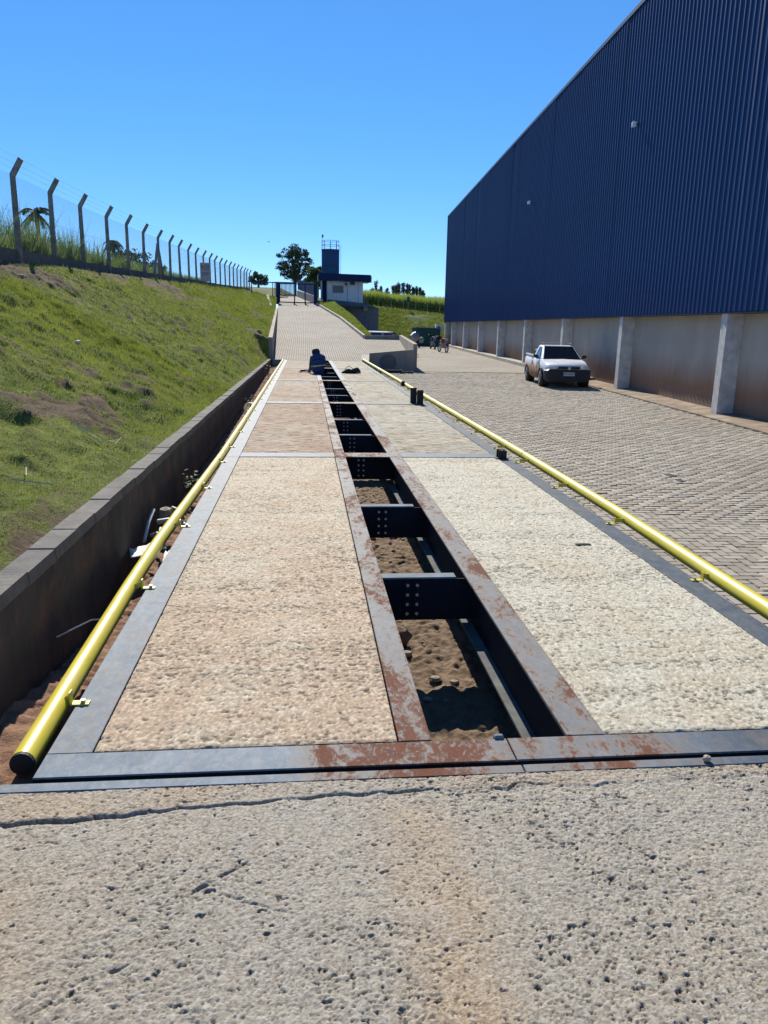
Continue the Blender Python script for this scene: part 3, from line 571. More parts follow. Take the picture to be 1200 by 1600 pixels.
for i,(a,b) in enumerate(segs):
    fine=(i==0)
    tl=(lambda X,Y:.18+.85*sstep(5.4,2.7,Y)+.30*np.exp(-((X-.2)/.2)**2)) if fine else ((lambda X,Y:.75+0*X) if i==1 else (lambda X,Y:.2+.5*(np.abs(Y-25.6)<2.2)))
    tr=(lambda X,Y:.15+.5*np.exp(-(((X-1.5)/.5)**2+((Y-3.1)/.8)**2))+.8*np.exp(-(((X-1.63)/.13)**2+((Y-6.0)/.12)**2))) if fine else (lambda X,Y:.2+0*X)
    o=slab(XLi+.004,GA-.006,a,b,fine,MT['slabL'] if fine else MT['slabLb'],100+i*20,'concrete_slab',tl); 
    o=slab(GD+.006,XRi-.004,a,b,fine,MT['slabR'] if fine else MT['slabRb'],210+i*20,'concrete_slab',tr)
for (x,y,zr,sx_,sy_) in [(1.98,5.15,.35,.055,.02)]:
    m=MB(); m.box(x-sx_,x+sx_,y-sy_,y+sy_,.0,.006,.003); m.build('patch_plate',MT['steeldark'],WB)
# cross beams with splice bolts
cb=[]
for i,s0 in enumerate([2.4]+TIES): 
    if i==0: cb+=[4.50,6.43]
    else: cb+=[s0+1.80,s0+3.62]
bolt=MB(); bolt.tube([(0,0,0),(0,-.012,0)],.011,6); bolt_me=bolt.mesh('bolt',MT['bolt'])
for yb in cb+TIES:
    tie=yb in TIES; xc=.655
    dz=-.012 if not tie else -.02
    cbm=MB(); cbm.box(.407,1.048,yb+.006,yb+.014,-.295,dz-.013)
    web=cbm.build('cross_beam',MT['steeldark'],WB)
    if not tie: plate('cross_flange',GB+.002,.93,yb,yb+.085,dz,.010,MT['steelfront'] if False else MT['steelface'])
    plate('cross_foot',.407,1.048,yb+.015,yb+.085,-.285,.010,MT['steeldark'])
    sp=MB(); sp.box(xc-.055,xc-.008,yb-.002,yb+.005,-.285,dz-.02); sp.box(xc+.008,xc+.055,yb-.002,yb+.005,-.285,dz-.02); sp.build('splice_plate',MT['steeldark'],WB)
    if yb<22:
        for kx in (-.03,.03):
            for kz in range(4):
                o=link('bolt',bolt_me,web); o.location=Vector((xc+kx,yb-.002,-.06-.062*kz))-WB.location
# fixed steel strip at slab edge
o=MB().box(-1.27,.755,2.325,2.376,-.012,.0,.003).build('edge_angle',MT['steelangle']); tag(o,'left length of blue grey steel edge strip set in the foreground concrete','steel strip',group=None)
o=MB().box(.760,4.0,2.325,2.376,-.012,.001,.003).build('edge_angle',MT['steelangle']); tag(o,'right length of rust red steel edge strip set in the foreground concrete','steel strip')
# ------------------------------------------------------------------ yellow guard pipes
cuts_=[2.50]+[9.12,15.4,21.7,28.0]+[33.9]
names=['nearest','second','middle','fourth','farthest']
brm=MB(); brm.box(0,.075,-.018,.018,0,.006); brm.box(0,.006,-.018,.018,0,.055)
br_me=brm.mesh('bracket',MT['yellow']); nut=MB(); nut.tube([(0,0,0),(0,0,.012)],.010,6); nut_me=nut.mesh('nut',MT['bolt'])
for side in (-1,1):
    cz_=-.002 if side<0 else .03; cxp=-.995 if side<0 else 2.525; rad=.043 if side<0 else .048
    for i in range(5):
        a=cuts_[i] if (i or side<0) else 2.45; b=cuts_[i+1]; ls='left' if side<0 else 'right'
        if side>0: a-=(.25 if i else 0); b-=.25
        if side>0 and i==4: b=34.6
        cl_={-1:lambda Y:np.interp(Y,[2.5,5,9,14,34],[-.985,-1.035,-.975,-.965,-.955]),1:lambda Y:np.interp(Y,[2.5,4,6,9,34],[2.49,2.52,2.58,2.60,2.55])}[side]
        T=thing('guard_pipe',f'{names[i]} length of the round yellow guard pipe along the {ls} edge of the weighbridge','pipe',(float(cl_((a+b)/2)),(a+b)/2,cz_),0,'yellow guard pipes along the weighbridge')
        ysn=np.linspace(a+.01,b-.015,8); MB().tube([(float(cl_(y)),y,cz_) for y in ysn],rad,20).build('pipe',MT['yellow'],T,True)
        if i==0 and side<0:
            MB().tube([(float(cl_(a)),a-.004,cz_),(float(cl_(a)),a+.011,cz_)],rad-.001,20).build('end_cap',MT['black'],T)
        MB().tube([(float(cl_(b)),b-.016,cz_),(float(cl_(b)),b+.006,cz_)],rad-.008,16).build('coupling',MT['black'],T)
        y=(2.93 if i==0 else a+.5) if side<0 else (4.33 if i==0 else a+.7)
        while y<b-.2:
            o=link('bracket',br_me,T); x=float(cl_(y))
            loc=Vector((XL-.025,y,.001)) if side<0 else Vector((XR+.03,y,.001)); o.location=loc-T.location
            if side>0: o.rotation_euler=(0,0,math.pi)
            n_=link('nut',nut_me,o); n_.location=(.05,0,.006)
            # arm from plate to pipe
            m=MB(); m.bar((loc.x,y,.03),(x+(-side)*rad*.3,y,cz_+.0),.004,.03); m.build('arm',MT['yellow'],T); y+=1.4
# ------------------------------------------------------------------ blocks on deck
def blockstop(x,y,h,w,label,grp):
    T=thing('steel_stop',label,'steel block',(x,y,0),0,grp)
    m=MB(); m.box(x-w/2,x+w/2,y-.05,y-.04,.003,h); m.box(x-w/2,x+w/2,y+.04,y+.05,.003,h); m.build('flange',MT['black'],T)
    MB().box(x-.006,x+.006,y-.039,y+.039,.003,h).build('web',MT['black'],T)
    m=MB(); m.box(x-w/2-.02,x+w/2+.02,y-.06,y+.06,0.002,.010); m.build('foot_plate',MT['black'],T)
blockstop(2.155,15.42,.31,.115,'taller black steel stop standing on the right edge plate beside the pipe','black steel stops on the weighbridge edge')
blockstop(2.265,15.25,.28,.115,'shorter black steel stop standing just in front of the taller one','black steel stops on the weighbridge edge')
blockstop(2.31,8.85,.10,.10,'small black steel block under the first pipe joint on the right edge','black steel stops on the weighbridge edge')
blockstop(2.50,19.9,.13,.08,'small black block behind the right pipe towards the ramp','black steel stops on the weighbridge edge')

# ------------------------------------------------------------------ warehouse
WA=math.atan(.055); WH=thing('warehouse','huge windowless warehouse clad in dark blue ribbed metal above a concrete wall','warehouse',(9.06,0,0),-WA)
def wpt(x,y,z): return (x,y,z)
Lw=74.0
prof=[]
for q in range(4):
    b_=q*.25; prof+=[(0,b_),(0,b_+.085),(-.034,b_+.108),(-.034,b_+.142),(0,b_+.165)]
prof.append((0,1.0))
m=MB(); n=len(prof)
for z in (1.98,11.32):
    for x,y in prof: m.v.append((x,y+0,z))
for i in range(n-1): m.f.append((i+1,i,n+i,n+i+1))
sheet_me=m.mesh('cladding_sheet',MT['clad'])
for i in range(-5,74):
    o=link('cladding_sheet',sheet_me,WH); o.location=(-.06+random.uniform(-.002,.002),i*1.0,random.uniform(-.012,.012)); o.rotation_euler=(0,random.gauss(0,.0008),random.gauss(0,.004))
MB().box(-.115,.3,-5,74.03,11.30,11.42).build('roof_flashing',MT['cladtrim'],WH,world=False)
MB().box(-.055,.40,-5,74.0,1.955,1.978).build('base_trim',MT['cladtrim'],WH,world=False)
MB().box(-.10,.02,74.0,74.06,1.97,11.42).build('corner_flashing',MT['cladtrim'],WH,world=False)
m=MB(); m.box(.0,40,-5,74.0,11.2,11.3); m.box(.0,40,73.8,73.99,1.98,11.2); m.box(39.8,40,-5,73.8,-1,11.2); m.box(.0,40,-5.1,-5.01,1.98,11.2); m.build('rear_walls_and_roof',MT['clad'],WH,world=False)
py_=[-3.65+7.25*k for k in range(0,11)]+[73.7]
for k,(a,b) in enumerate(zip(py_[:-1],py_[1:])):
    MB().box(.41,.56,a+.31,b-.01,-.75,1.95).build('wall_panel',MT['whwall'],WH,world=False)
for a in py_:
    MB().box(.0,.55,a,a+.30,-.75,1.95,0).build('column',MT['post'],WH,world=False)
m=MB()
def yz(y): return float(yd(y))
m.hexa([(-.36,-5,-.9),(.405,-5,-.9),(.405,29,-.9),(-.36,29,-.9),(-.36,-5,yz(-5)+.02),(.405,-5,yz(-5)+.09),(.405,29,yz(29)+.09),(-.36,29,yz(29)+.02)])
m.build('apron_strip',simple('dirty_apron_concrete',(.30,.23,.17),.95,0,.3,2,.2,.01),WH,world=False)
for y in np.arange(29.1,73.5,3.65):
    m=MB(); m.hexa([(-.16,y,-.9),(.405,y,-.9),(.405,y+3.6,-.9),(-.16,y+3.6,-.9),(-.16,y,yz(y)+.17),(.405,y,yz(y)+.17),(.405,y+3.6,yz(y+3.6)+.17),(-.16,y+3.6,yz(y+3.6)+.17)]); m.build('kerb_slab',MT['kerb'],WH,world=False)
def walllamp(Yl,z,label):
    X_=9.06+.055*Yl-.16; T=thing('floodlight',label,'floodlight',(X_,Yl,z),-WA,'floodlights on the cladding')
    MB().box(-.14,-.04,-.09,.09,-.07,.07,.01).build('lamp_body',MT['white'] if z>7.5 else MT['steelgrey'],T,world=False)
    MB().box(-.04,.08,-.02,.02,-.02,.02).build('arm',MT['cladtrim'],T,world=False)
    MB().box(-.146,-.141,-.07,.07,-.05,.05).build('lens',MT['lamp'],T,world=False)
walllamp(25.2,7.75,'white floodlight high on the blue cladding, the nearer of two')
walllamp(39.5,7.55,'grey floodlight on the blue cladding, the farther of two')
T=thing('wall_unit','small white boxed unit fixed at the far corner of the warehouse wall','air conditioner',(12.45,73.0,.9)); MB().box(12.1,12.75,72.8,73.3,.95,1.75,.02).build('casing',MT['white'],T); MB().box(12.22,12.5,72.785,72.798,1.1,1.55).build('grille',MT['navy'],T)

# ------------------------------------------------------------------ fence
FX=lambda Y:float(np.interp(Y,[0,18.3,24,30,45,60,72,84.3],[-6.1,-6.21,-6.40,-6.45,-6.38,-6.22,-6.0,-5.74]))
FE=thing('perimeter_fence','long chain link fence with bent concrete posts and barbed wire on top of the bank','fence',(-6.3,18.3,2.9))
posts=[12.3,15.3]+[18.3+3*i for i in range(23)]
for Yp in posts:
    x=FX(Yp)+random.gauss(0,.015); z=float(fz(Yp))+random.gauss(0,.012); far=Yp>60; w_=.11; jx,jy=random.gauss(0,.018),random.gauss(0,.03)
    m=MB(); m.hexa([(x-w_/2,Yp-w_/2,z-.3),(x+w_/2,Yp-w_/2,z-.3),(x+w_/2,Yp+w_/2,z-.3),(x-w_/2,Yp+w_/2,z-.3),(x+jx-.045,Yp+jy-.045,z+1.57),(x+jx+.045,Yp+jy-.045,z+1.52),(x+jx+.045,Yp+jy+.045,z+1.52),(x+jx-.045,Yp+jy+.045,z+1.57)])
    m.hexa([(x+jx-.045,Yp+jy-.045,z+1.57),(x+jx+.045,Yp+jy-.045,z+1.52),(x+jx+.045,Yp+jy+.045,z+1.52),(x+jx-.045,Yp+jy+.045,z+1.57),(x+jx+.16,Yp+jy-.04,z+1.91),(x+jx+.24,Yp+jy-.04,z+1.85),(x+jx+.24,Yp+jy+.04,z+1.85),(x+jx+.16,Yp+jy+.04,z+1.91)])
    m.build('fence_post',MT['fpost'],FE)
for s in (-1,1):
    x=FX(36.3); z=float(fz(36.3)); m=MB(); m.bar((FX(36.3+s*1.1),36.3+s*1.1,z-.1),(x,36.3,z+1.3),.09,.09); m.build('brace',MT['fpost'],FE)
for a,b in zip([9.3]+posts[:-1],posts):
    for q in (0,1):
        ya=a+(b-a)*q/2; yb=a+(b-a)*(q+1)/2-.02; m=MB(); xa,xb=FX(ya)+.03,FX(yb)+.03; za,zb_=float(fz(ya)),float(fz(yb)); j=random.uniform(-.015,.015)
        m.hexa([(xa-.16,ya,za-.6),(xa,ya,za-.6),(xb,yb,zb_-.6),(xb-.16,yb,zb_-.6),(xa-.155,ya,za+.02+j),(xa-.01,ya,za+.02+j),(xb-.01,yb,zb_+.02+j),(xb-.155,yb,zb_+.02+j)]); m.build('footing_block',MT['coping'],FE)
# wire mesh
rows=[];sp=.10;hm=1.50
ya=np.arange(9.3,84.3,sp)
def prism(A,B,rr):
    A=np.asarray(A);B=np.asarray(B);n=len(A); off=np.array([(rr,0,0),(-rr*.5,rr*.87,0),(-rr*.5,-rr*.87,0)]); 
    V=np.concatenate([A[:,None]+off[None],B[:,None]+off[None]],1).reshape(-1,3); q=np.array([(0,1,4,3),(1,2,5,4),(2,0,3,5)]); F=(q[None]+(np.arange(n)*6)[:,None,None]).reshape(-1,4); return V,F
fx=np.vectorize(FX)
A=[];B=[]
for s in (1,-1):
    y1=ya+s*hm; okk=(y1>8)&(y1<86); A.append(np.stack([fx(ya),ya,fz(ya)+.04],-1)[okk]); B.append(np.stack([fx(y1),y1,fz(y1)+.04+hm],-1)[okk])
V,F=prism(np.concatenate(A),np.concatenate(B),.0014); inv=Vector(FE.location)
o=link('wire_mesh',np_mesh('wire_mesh',V-np.array(inv),F,MT['wire']),FE); o['kind']='stuff'
for dx,dz in ((0,1.55),(0,.8),(.07,1.66),(.13,1.76),(.2,1.87)):
    m=MB(); m.tube([(FX(y)+dx,y,float(fz(y))+dz) for y in np.arange(9.3,84.4,3)],.003 if dx else .0025,4); m.build('strand_wire',MT['wire'],FE)
# sign on fence
S=thing('fence_sign','faded rectangular warning board fixed low on the fence between two posts','sign',(-6.15,52.5,4.0))
c0=Vector((-6.12,52.2,0)); 
def fsp(t,z,o=0): return (-6.18+.33*(t*2-1)*1.0+.0,50.4-.02-o,z)
z0=float(fz(50.4)); MB().box(-6.42,-5.80,50.38,50.40,z0+.02,z0+1.12).build('board',MT['sign'],S)
m=MB(); 
for k_ in range(20):
    a=k_/20*2*math.pi; b=(k_+1)/20*2*math.pi; r1,r2=.13,.17; cx_,cz__=-6.02,z0+.85
    m.add([(cx_+r1*math.cos(a),50.373,cz__+r1*math.sin(a)),(cx_+r2*math.cos(a),50.373,cz__+r2*math.sin(a)),(cx_+r2*math.cos(b),50.373,cz__+r2*math.sin(b)),(cx_+r1*math.cos(b),50.373,cz__+r1*math.sin(b))],[(0,1,2,3)])
m.box(-6.34,-6.26,50.372,50.375,z0+.76,z0+.95); m.box(-6.06,-5.99,50.372,50.375,z0+.80,z0+.92); m.box(-6.34,-5.9,50.372,50.375,z0+.50,z0+.54); m.box(-6.3,-5.95,50.372,50.375,z0+.40,z0+.43); m.build('print',MT['signink'],S)

# ------------------------------------------------------------------ gate
G=thing('sliding_gate','open framed navy metal gate across the top of the ramp','gate',(-.8,75,3.35))
gz0,gz1=3.45,5.15
def gbar(a,b,w=.1,nm='gate_bar',mt='navy'): MB().bar(a,b,w,w).build(nm,MT[mt],G)
for x in (-2.38,-.98,.0,.86): gbar((x,75,gz0 if x<.5 else 3.2),(x,75,gz1),.11 if x>-2 else .13,'upright')
gbar((-2.38,75,gz1),(.86,75,gz1),.09,'top_rail'); gbar((-2.38,75,gz0+.04),(.86,75,gz0+.02),.10,'bottom_rail')
MB().bar((-2.55,75.05,3.3),(-2.55,75.05,5.25),.30,.25).build('gate_post',MT['navy'],G); MB().bar((.98,75.0,3.2),(.98,75.0,5.2),.22,.25).build('gate_post',MT['navy'],G)
MB().bar((1.12,75.1,3.1),(1.12,75.1,5.15),.16,.25).build('gate_post',MT['fpost'],G)
for x in (-1.0,.02): MB().box(x-.06,x+.08,73.6,74.1,float(rampz(73.8)),float(rampz(73.8))+.16,.03).build('floor_stop',MT['black'],G)
G2=thing('fixed_gate_panel','navy framed fence panel left of the gate at the end of the mesh fence','fence panel',(-3.9,75.3,4.2))
for a,b in (((-5.3,75.3,5.28),(-2.7,75.3,5.24)),((-5.3,75.3,3.9),(-2.7,75.3,3.9)),((-4.95,75.3,3.9),(-4.95,75.3,5.3)),((-3.0,75.3,3.6),(-3.0,75.3,5.3))): MB().bar(a,b,.08,.08).build('bar',MT['navy'],G2)
m=MB()
for x in np.arange(-5.25,-2.7,.12): m.bar((x,75.3,3.9),(x,75.3,5.25),.012)
m.build('thin_bars',MT['wire'],G2)
G3=thing('far_gate','second navy gate with close vertical bars farther up the road','gate',(-2.3,100,4.9))
for x in np.arange(-3.75,-1.2,.16): MB().box(x,x+.09,100,100.04,5.0,6.45).build('gate_slat',MT['navy'],G3)
MB().bar((-3.8,100,6.5),(-1.1,100,6.5),.12).build('top_rail',MT['navy'],G3); MB().bar((-3.8,100,5.0),(-1.1,100,5.0),.12).build('bottom_rail',MT['navy'],G3)
G4=thing('roadside_screen','row of navy vertical panels on a low concrete wall beside the upper road','fence',(.5,85,4))
def sc_pt(t): return Vector((1.0+(-1.9)*t,76+22*t,3.38+1.5*t))
m=MB(); a,b=sc_pt(0),sc_pt(1); m.bar(a+Vector((0,0,.3)),b+Vector((0,0,.2)),.18,.9); m.build('base_wall',MT['parapet'],G4)
for i in range(24):
    a=sc_pt(i/24); b=sc_pt((i+.72)/24); MB().bar(a+Vector((0,0,1.35)),b+Vector((0,0,1.3)),.04,1.15).build('screen_panel',MT['navy'],G4)

# ------------------------------------------------------------------ guardhouse
H=thing('guardhouse','small white guardhouse with a deep navy flat roof beside the gate','guardhouse',(3.9,80,3.7))
def hb(nm,mt,*b,par=H,bv=0): return MB().box(*b,bv).build(nm,MT[mt],par)
hb('wall','white',2.12,5.62,78.0,81.5,3.3,5.75)
hb('ceiling','white',1.35,6.4,77.4,82.0,5.70,5.79)
m=MB(); m.hexa([(1.25,77.3,5.66),(6.3,77.3,5.62),(6.55,79,5.64),(1.25,82,5.7),(1.25,77.3,6.33),(6.3,77.3,6.27),(6.55,79,6.2),(1.25,82,6.3)]); m.build('roof',MT['navy'],H)
hb('side_door','navy',1.72,2.10,78.6,78.7,3.5,5.66); hb('porch_post','white',1.5,1.62,78.0,78.12,3.4,5.66)
wf=hb('window','steelgrey',2.64,3.72,77.95,77.99,4.55,5.25)
for i in range(4): hb('pane','dkglass',2.68+.255*i,2.68+.255*i+.235,77.93,77.947,4.60,5.20,par=wf)
w2=hb('window','steelgrey',4.34,4.82,77.95,77.99,5.32,5.62); hb('pane','dkglass',4.37,4.79,77.93,77.947,5.35,5.59,par=w2)
hb('downpipe','steelgrey',4.08,4.13,77.93,77.985,3.5,5.2); hb('corner_trim','steelgrey',5.18,5.21,77.96,77.99,3.55,5.66)
hb('door_step','parapet',5.65,6.1,77.6,79,2.9,3.35); 
A=thing('air_conditioner','small white air conditioner mounted high on the guardhouse wall','air conditioner',(4.0,77.8,5.3)); MB().box(3.80,4.18,77.70,77.93,5.22,5.55,.02).build('casing',MT['pvc'],A); MB().tube([(3.95,77.69,5.38),(3.95,77.70,5.38)],.12,14).build('fan_grille',MT['plastic'],A)
m=MB(); 
for x in (5.75,5.95,6.15): m.bar((x,78.1,3.2),(x,78.1,4.2),.03)
m.bar((5.7,78.1,4.2),(6.2,78.1,4.2),.04); o=m.build('handrail',MT['steelgrey']); tag(o,'short grey handrail at the right end of the guardhouse','railing')
# water tower
Tw=thing('water_tower','tall blue cylindrical water tank with a guard rail on top behind the guardhouse','water tank',(2.97,95,4))
MB().tube([(2.97,95,3.5),(2.97,95,10.0)],1.03,28).build('tank',MT['navy2'],Tw,True)
MB().tube([(2.97,95,10.0),(2.97,95,10.07)],1.07,28).build('lid',MT['navy'],Tw)
for z in np.arange(5,10,1.6): MB().tube([(2.97,95,z),(2.97,95,z+.04)],1.045,28,False).build('seam_ring',MT['navy'],Tw)
for k_ in range(8):
    a=k_/8*2*math.pi; MB().bar((2.97+math.cos(a),95+math.sin(a),10.05),(2.97+math.cos(a),95+math.sin(a),11.05),.05).build('rail_post',MT['steelgrey'],Tw)
for z in (10.55,11.03):
    MB().tube([(2.97+math.cos(a),95+math.sin(a),z) for a in np.linspace(0,2*math.pi,25)],.025,6).build('rail_ring',MT['steelgrey'],Tw)
m=MB(); 
for x in (3.98,4.18): m.bar((x,94.6,5),(x,94.6,10.6),.03)
for z in np.arange(5,10.6,.3): m.bar((3.98,94.6,z),(4.18,94.6,z),.02)
m.build('ladder',MT['steelgrey'],Tw)
MB().bar((2.05,94.9,10),(2.05,94.9,11.5),.03).build('mast',MT['steelgrey'],Tw); MB().tube([(2.05,94.9,11.35),(2.05,94.9,11.6),(2.1,94.9,11.75)],[.06,.11,.03],8).build('beacon',MT['plastic'],Tw)

# ------------------------------------------------------------------ trees
def leaves(centers,rads,per,size,mt,name,parent,seed,flat=1.0):
    rg=np.random.default_rng(seed); V=[]
    for c,rr in zip(centers,rads):
        n=int(per*(.7+.6*rg.random())); d=rg.normal(size=(n,3)); d/=np.linalg.norm(d,axis=1)[:,None]; rad_=rr*(.45+.6*rg.random(n))
        p=np.array(c)+d*rad_[:,None]*np.array([1,1,flat]); a=rg.normal(size=(n,3)); a/=np.linalg.norm(a,axis=1)[:,None]; b=np.cross(a,rg.normal(size=(n,3))); b/=np.linalg.norm(b,axis=1)[:,None]
        s=size*(.6+.8*rg.random(n))[:,None]; V.append(np.stack([p-a*s,p+b*s*.5,p+a*s,p-b*s*.5],1))
    V=np.concatenate(V); n=len(V); loc=np.array(wm(parent).translation)
    me=np_mesh(name,V.reshape(-1,3)-loc,np.arange(4*n).reshape(n,4),mt,False,{'dry':np.repeat(rg.random(n)*.5,4)}); return link(name,me,parent)
def tree(label,x,y,z,H_,Rw,mt,seed,name='broadleaf_tree',trunk_r=.25,crown0=.35,ncl=34,per=130,size=.22,group=None,flat=.75,shape='round',cr=None):
    rg=np.random.default_rng(seed); T=thing(name,label,'tree',(x,y,z),0,group)
    m=MB(); top=z+H_*.86; m.tube([(x,y,z-.5),(x+.1*trunk_r,y,z+H_*.3),(x-.6*trunk_r,y,z+H_*.6),(x,y,top)],[trunk_r,trunk_r*.8,trunk_r*.5,trunk_r*.15],7)
    cs=[];rs=[]
    for i in range(ncl):
        t=rg.random()
        if shape=='round':
            th=rg.random()*2*math.pi; ph=math.acos(1-1.75*rg.random()); rr=.55+.45*rg.random(); rz=H_*(1-crown0)/2
            c=(x+Rw*rr*math.sin(ph)*math.cos(th),y+Rw*rr*math.sin(ph)*math.sin(th),z+H_*crown0+rz+rz*rr*math.cos(ph)*.95)
        else:
            hh=crown0+(1-crown0)*t; wd=Rw*(1-.65*abs(t-.4)); th=rg.random()*2*math.pi; c=(x+wd*rg.random()*math.cos(th),y+wd*rg.random()*math.sin(th),z+H_*hh)
        cs.append(c); rs.append((cr or Rw*.26)*(.7+.6*rg.random()))
        if i%2==0: 
            zz_=z+H_*max(.2,crown0-.08)+(c[2]-z-H_*crown0)*.25; m.tube([(x,y,zz_),((x+c[0])/2,(y+c[1])/2,(zz_+c[2])/2-.03*H_),c],[trunk_r*.42,trunk_r*.25,trunk_r*.08],5)
    m.build('trunk',MT['bark'],T); leaves(cs,rs,per,size,MT[mt],'crown',T,seed+1,flat); return T
def bz_(x,y): return float(backz(np.array([float(x)]),np.array([float(y)]))[0])
tree('large dark spreading tree standing behind the gate',-1.9,160,bz_(-1.9,160),9.8,3.75,'leaf_dark',21,trunk_r=.26,crown0=.20,ncl=150,per=40,size=.19,flat=.6,cr=.6)
tree('lower bushy green tree between the big tree and the guardhouse',2.1,135,bz_(2,135),5.3,2.4,'leaf_mid',22,crown0=.1,ncl=36,per=110,size=.24)
tree('small dark round tree just left of the gate panel',-8.6,150,bz_(-8,150),2.7,1.7,'leaf_mid',23,crown0=.05,ncl=40,per=50,size=.18)
tree('wide dark tree behind the fence right of the slender palm',-25.2,120,7.2,4.6,3.2,'leaf_dark',24,crown0=.05,ncl=90,per=30,size=.17,cr=.5)
tree('lower dark tree right of the wide tree behind the fence',-21.6,118,6.6,3.4,2.0,'leaf_dark',25,crown0=.05,ncl=50,per=36,size=.17,cr=.45)
tree('dark bushy tree left of the wide tree behind the fence',-27.5,122,7.2,3.4,1.5,'leaf_dark',26,crown0=.05,ncl=40,per=36,size=.17,cr=.4)
tree('small sapling with sparse leaves beside the fence sign',-10.1,82,5.1,2.0,.55,'leaf_dark',27,'sapling',.05,.3,9,26,.09)
for i,(xp,yt,wd) in enumerate([(587,441.5,5),(594,450,3.5),(581,452,4),(604,452,3.5),(613,448,3),(618,446,3.5),(622,443,4),(629,443,4),(635,444.5,3.5),(639,445.5,3.5),(645,450,4),(650,449,4),(656,450,4),(660,453,3)]):
    Yt_=330+((i*37)%5)*6; fr=(xp-477)/1237*Yt_; zt2=1.5+(509.6-yt)/1273*Yt_; zb2=bz_(fr,Yt_); 
    lab=['tall leafy eucalyptus nearest the guardhouse on the skyline','short rounded eucalyptus beside the tall leafy one','low dark bush of a tree just right of the guardhouse roof','lone conical small tree on the skyline'][i] if i<4 else ['first','second','third','fourth','fifth','sixth','seventh','eighth','ninth','tenth'][i-4]+' from the left of the slim eucalyptuses in a row above the sugarcane'
    tree(lab,fr,Yt_,zb2,zt2-zb2,wd*.26*Yt_/400*1.1,'leaf_blue',40+i,'eucalyptus_tree',.14,.32,26,30,.26,'eucalyptus row on the skyline' if i>=4 else None,1.3,'col',.62)
def palm(label,x,y,z,H_,Rf,seed,nf=16,droop=1.0,name='palm_tree'):
    rg=random.Random(seed); T=thing(name,label,'palm tree',(x,y,z)); MB().tube([(x,y,z-.3),(x+.08,y,z+H_*.5),(x,y,z+H_)],[.22,.17,.14],8).build('trunk',MT['bark'],T)
    for i in range(nf):
        m=MB(); a=i/nf*2*math.pi+rg.random()*.4; el=rg.uniform(-.3,1.2); pts=[]
        for q in range(7):
            s=q/6; pts.append(Vector((x+math.cos(a)*Rf*s*math.cos(el*.6),y+math.sin(a)*Rf*s*math.cos(el*.6),z+H_+Rf*(math.sin(el)*s-droop*.75*s*s))))
        m.tube(pts,.03,4)
        for q in range(1,30):
            s=q/30*5.99; j=int(s); p=pts[j].lerp(pts[j+1],s-j); d=(pts[j+1]-pts[j]).normalized(); sd=d.cross(Vector((0,0,1))).normalized()
            for sg in (-1,1):
                e=p+sd*sg*Rf*.22+d*Rf*.10-Vector((0,0,Rf*.12)); w_=d*Rf*.035; m.add([p-w_,p+w_,e],[(0,1,2)])
        m.build('frond',MT['leaf_dark'],T)
palm('wide crowned palm tree seen through the fence near its left end',-18.9,60,4.2,4.6,1.25,3,18)
palm('slender shaggy palm tree beside the orange building',-28.0,122,6.6,6.0,1.7,5,24,1.5)
O=thing('orange_building','low orange building seen through the fence between two posts','building',(-24.5,100,6)); MB().box(-25.2,-23.2,100,104,5.0,8.05).build('wall',MT['orange'],O); MB().box(-25.6,-23.1,99.6,104.2,8.05,8.2).build('roof',MT['steelgrey'],O); MB().box(-27.8,-25.65,100.2,103,5,7.9).build('side_wall',MT['hillnear'],O)
# fence on the far bank
FF=thing('far_fence','thin post fence along the edge of the sugarcane field','fence',(12,93,3.4))
for x in np.arange(8.6,20,1.45):
    zf=bz_(x,93); MB().bar((x,93.2,zf-.3),(x,93.2,zf+1.25),.06).build('post',MT['fpost'],FF)
m=MB()
for dz in (.4,.8,1.2): m.bar((8.6,93.2,bz_(8.6,93)+dz),(16.4,93.2,bz_(16.4,93)+dz),.012)
m.build('wire',MT['wire'],FF)
D=thing('bank_post','dark green topped service post standing at the edge of the sugarcane','post',(12.0,92.6,3.4)); zf=bz_(12,92.6); MB().bar((12.0,92.6,zf-.2),(12.0,92.6,zf+1.6),.06).build('pole',MT['steelgrey'],D); MB().box(11.83,12.15,92.5,92.6,zf+1.0,zf+1.6).build('plate',MT['green'],D)

# ------------------------------------------------------------------ vehicles
def ringcar(y,hw,zb,zt,rnd=.10):
    return [(-hw+rnd,y,zb),(hw-rnd,y,zb),(hw,y,zb+rnd),(hw+.015,y,zb+(zt-zb)*.5),(hw-.015,y,zt-rnd),(hw-rnd,y,zt),(0,y,zt+.02),(-hw+rnd,y,zt),(-hw+.015,y,zt-rnd),(-hw-.015,y,zb+(zt-zb)*.5),(-hw,y,zb+rnd)]
def wheel(T,x,y,rad=.30,w=.19):
    s=1 if x>0 else -1
    t=MB(); t.tube([(x-w/2,y,rad),(x-w/2+.02,y,rad),(x+w/2-.02,y,rad),(x+w/2,y,rad)],[rad-.03,rad,rad,rad-.03],24); wo=t.build('wheel',MT['tyre'],T,True,False)
    MB().tube([(x+s*(w/2-.01),y,rad),(x+s*(w/2+.006),y,rad)],[rad*.66,rad*.60],18).build('rim',MT['rim'],wo,False,False)
    for q in range(5):
        a=q/5*2*math.pi; MB().bar((x+s*(w/2+.008),y,rad),(x+s*(w/2+.008),y+math.cos(a)*rad*.6,rad+math.sin(a)*rad*.6),.03,.012).build('spoke',MT['silver'],wo,False,False)
PU=thing('pickup_truck','small white single cab pickup with mud splashed sides parked by the warehouse wall','pickup truck',(9.17,28.0,-.445),math.radians(-6.0)); PU.scale=(.95,.95,.95)
b=MB()
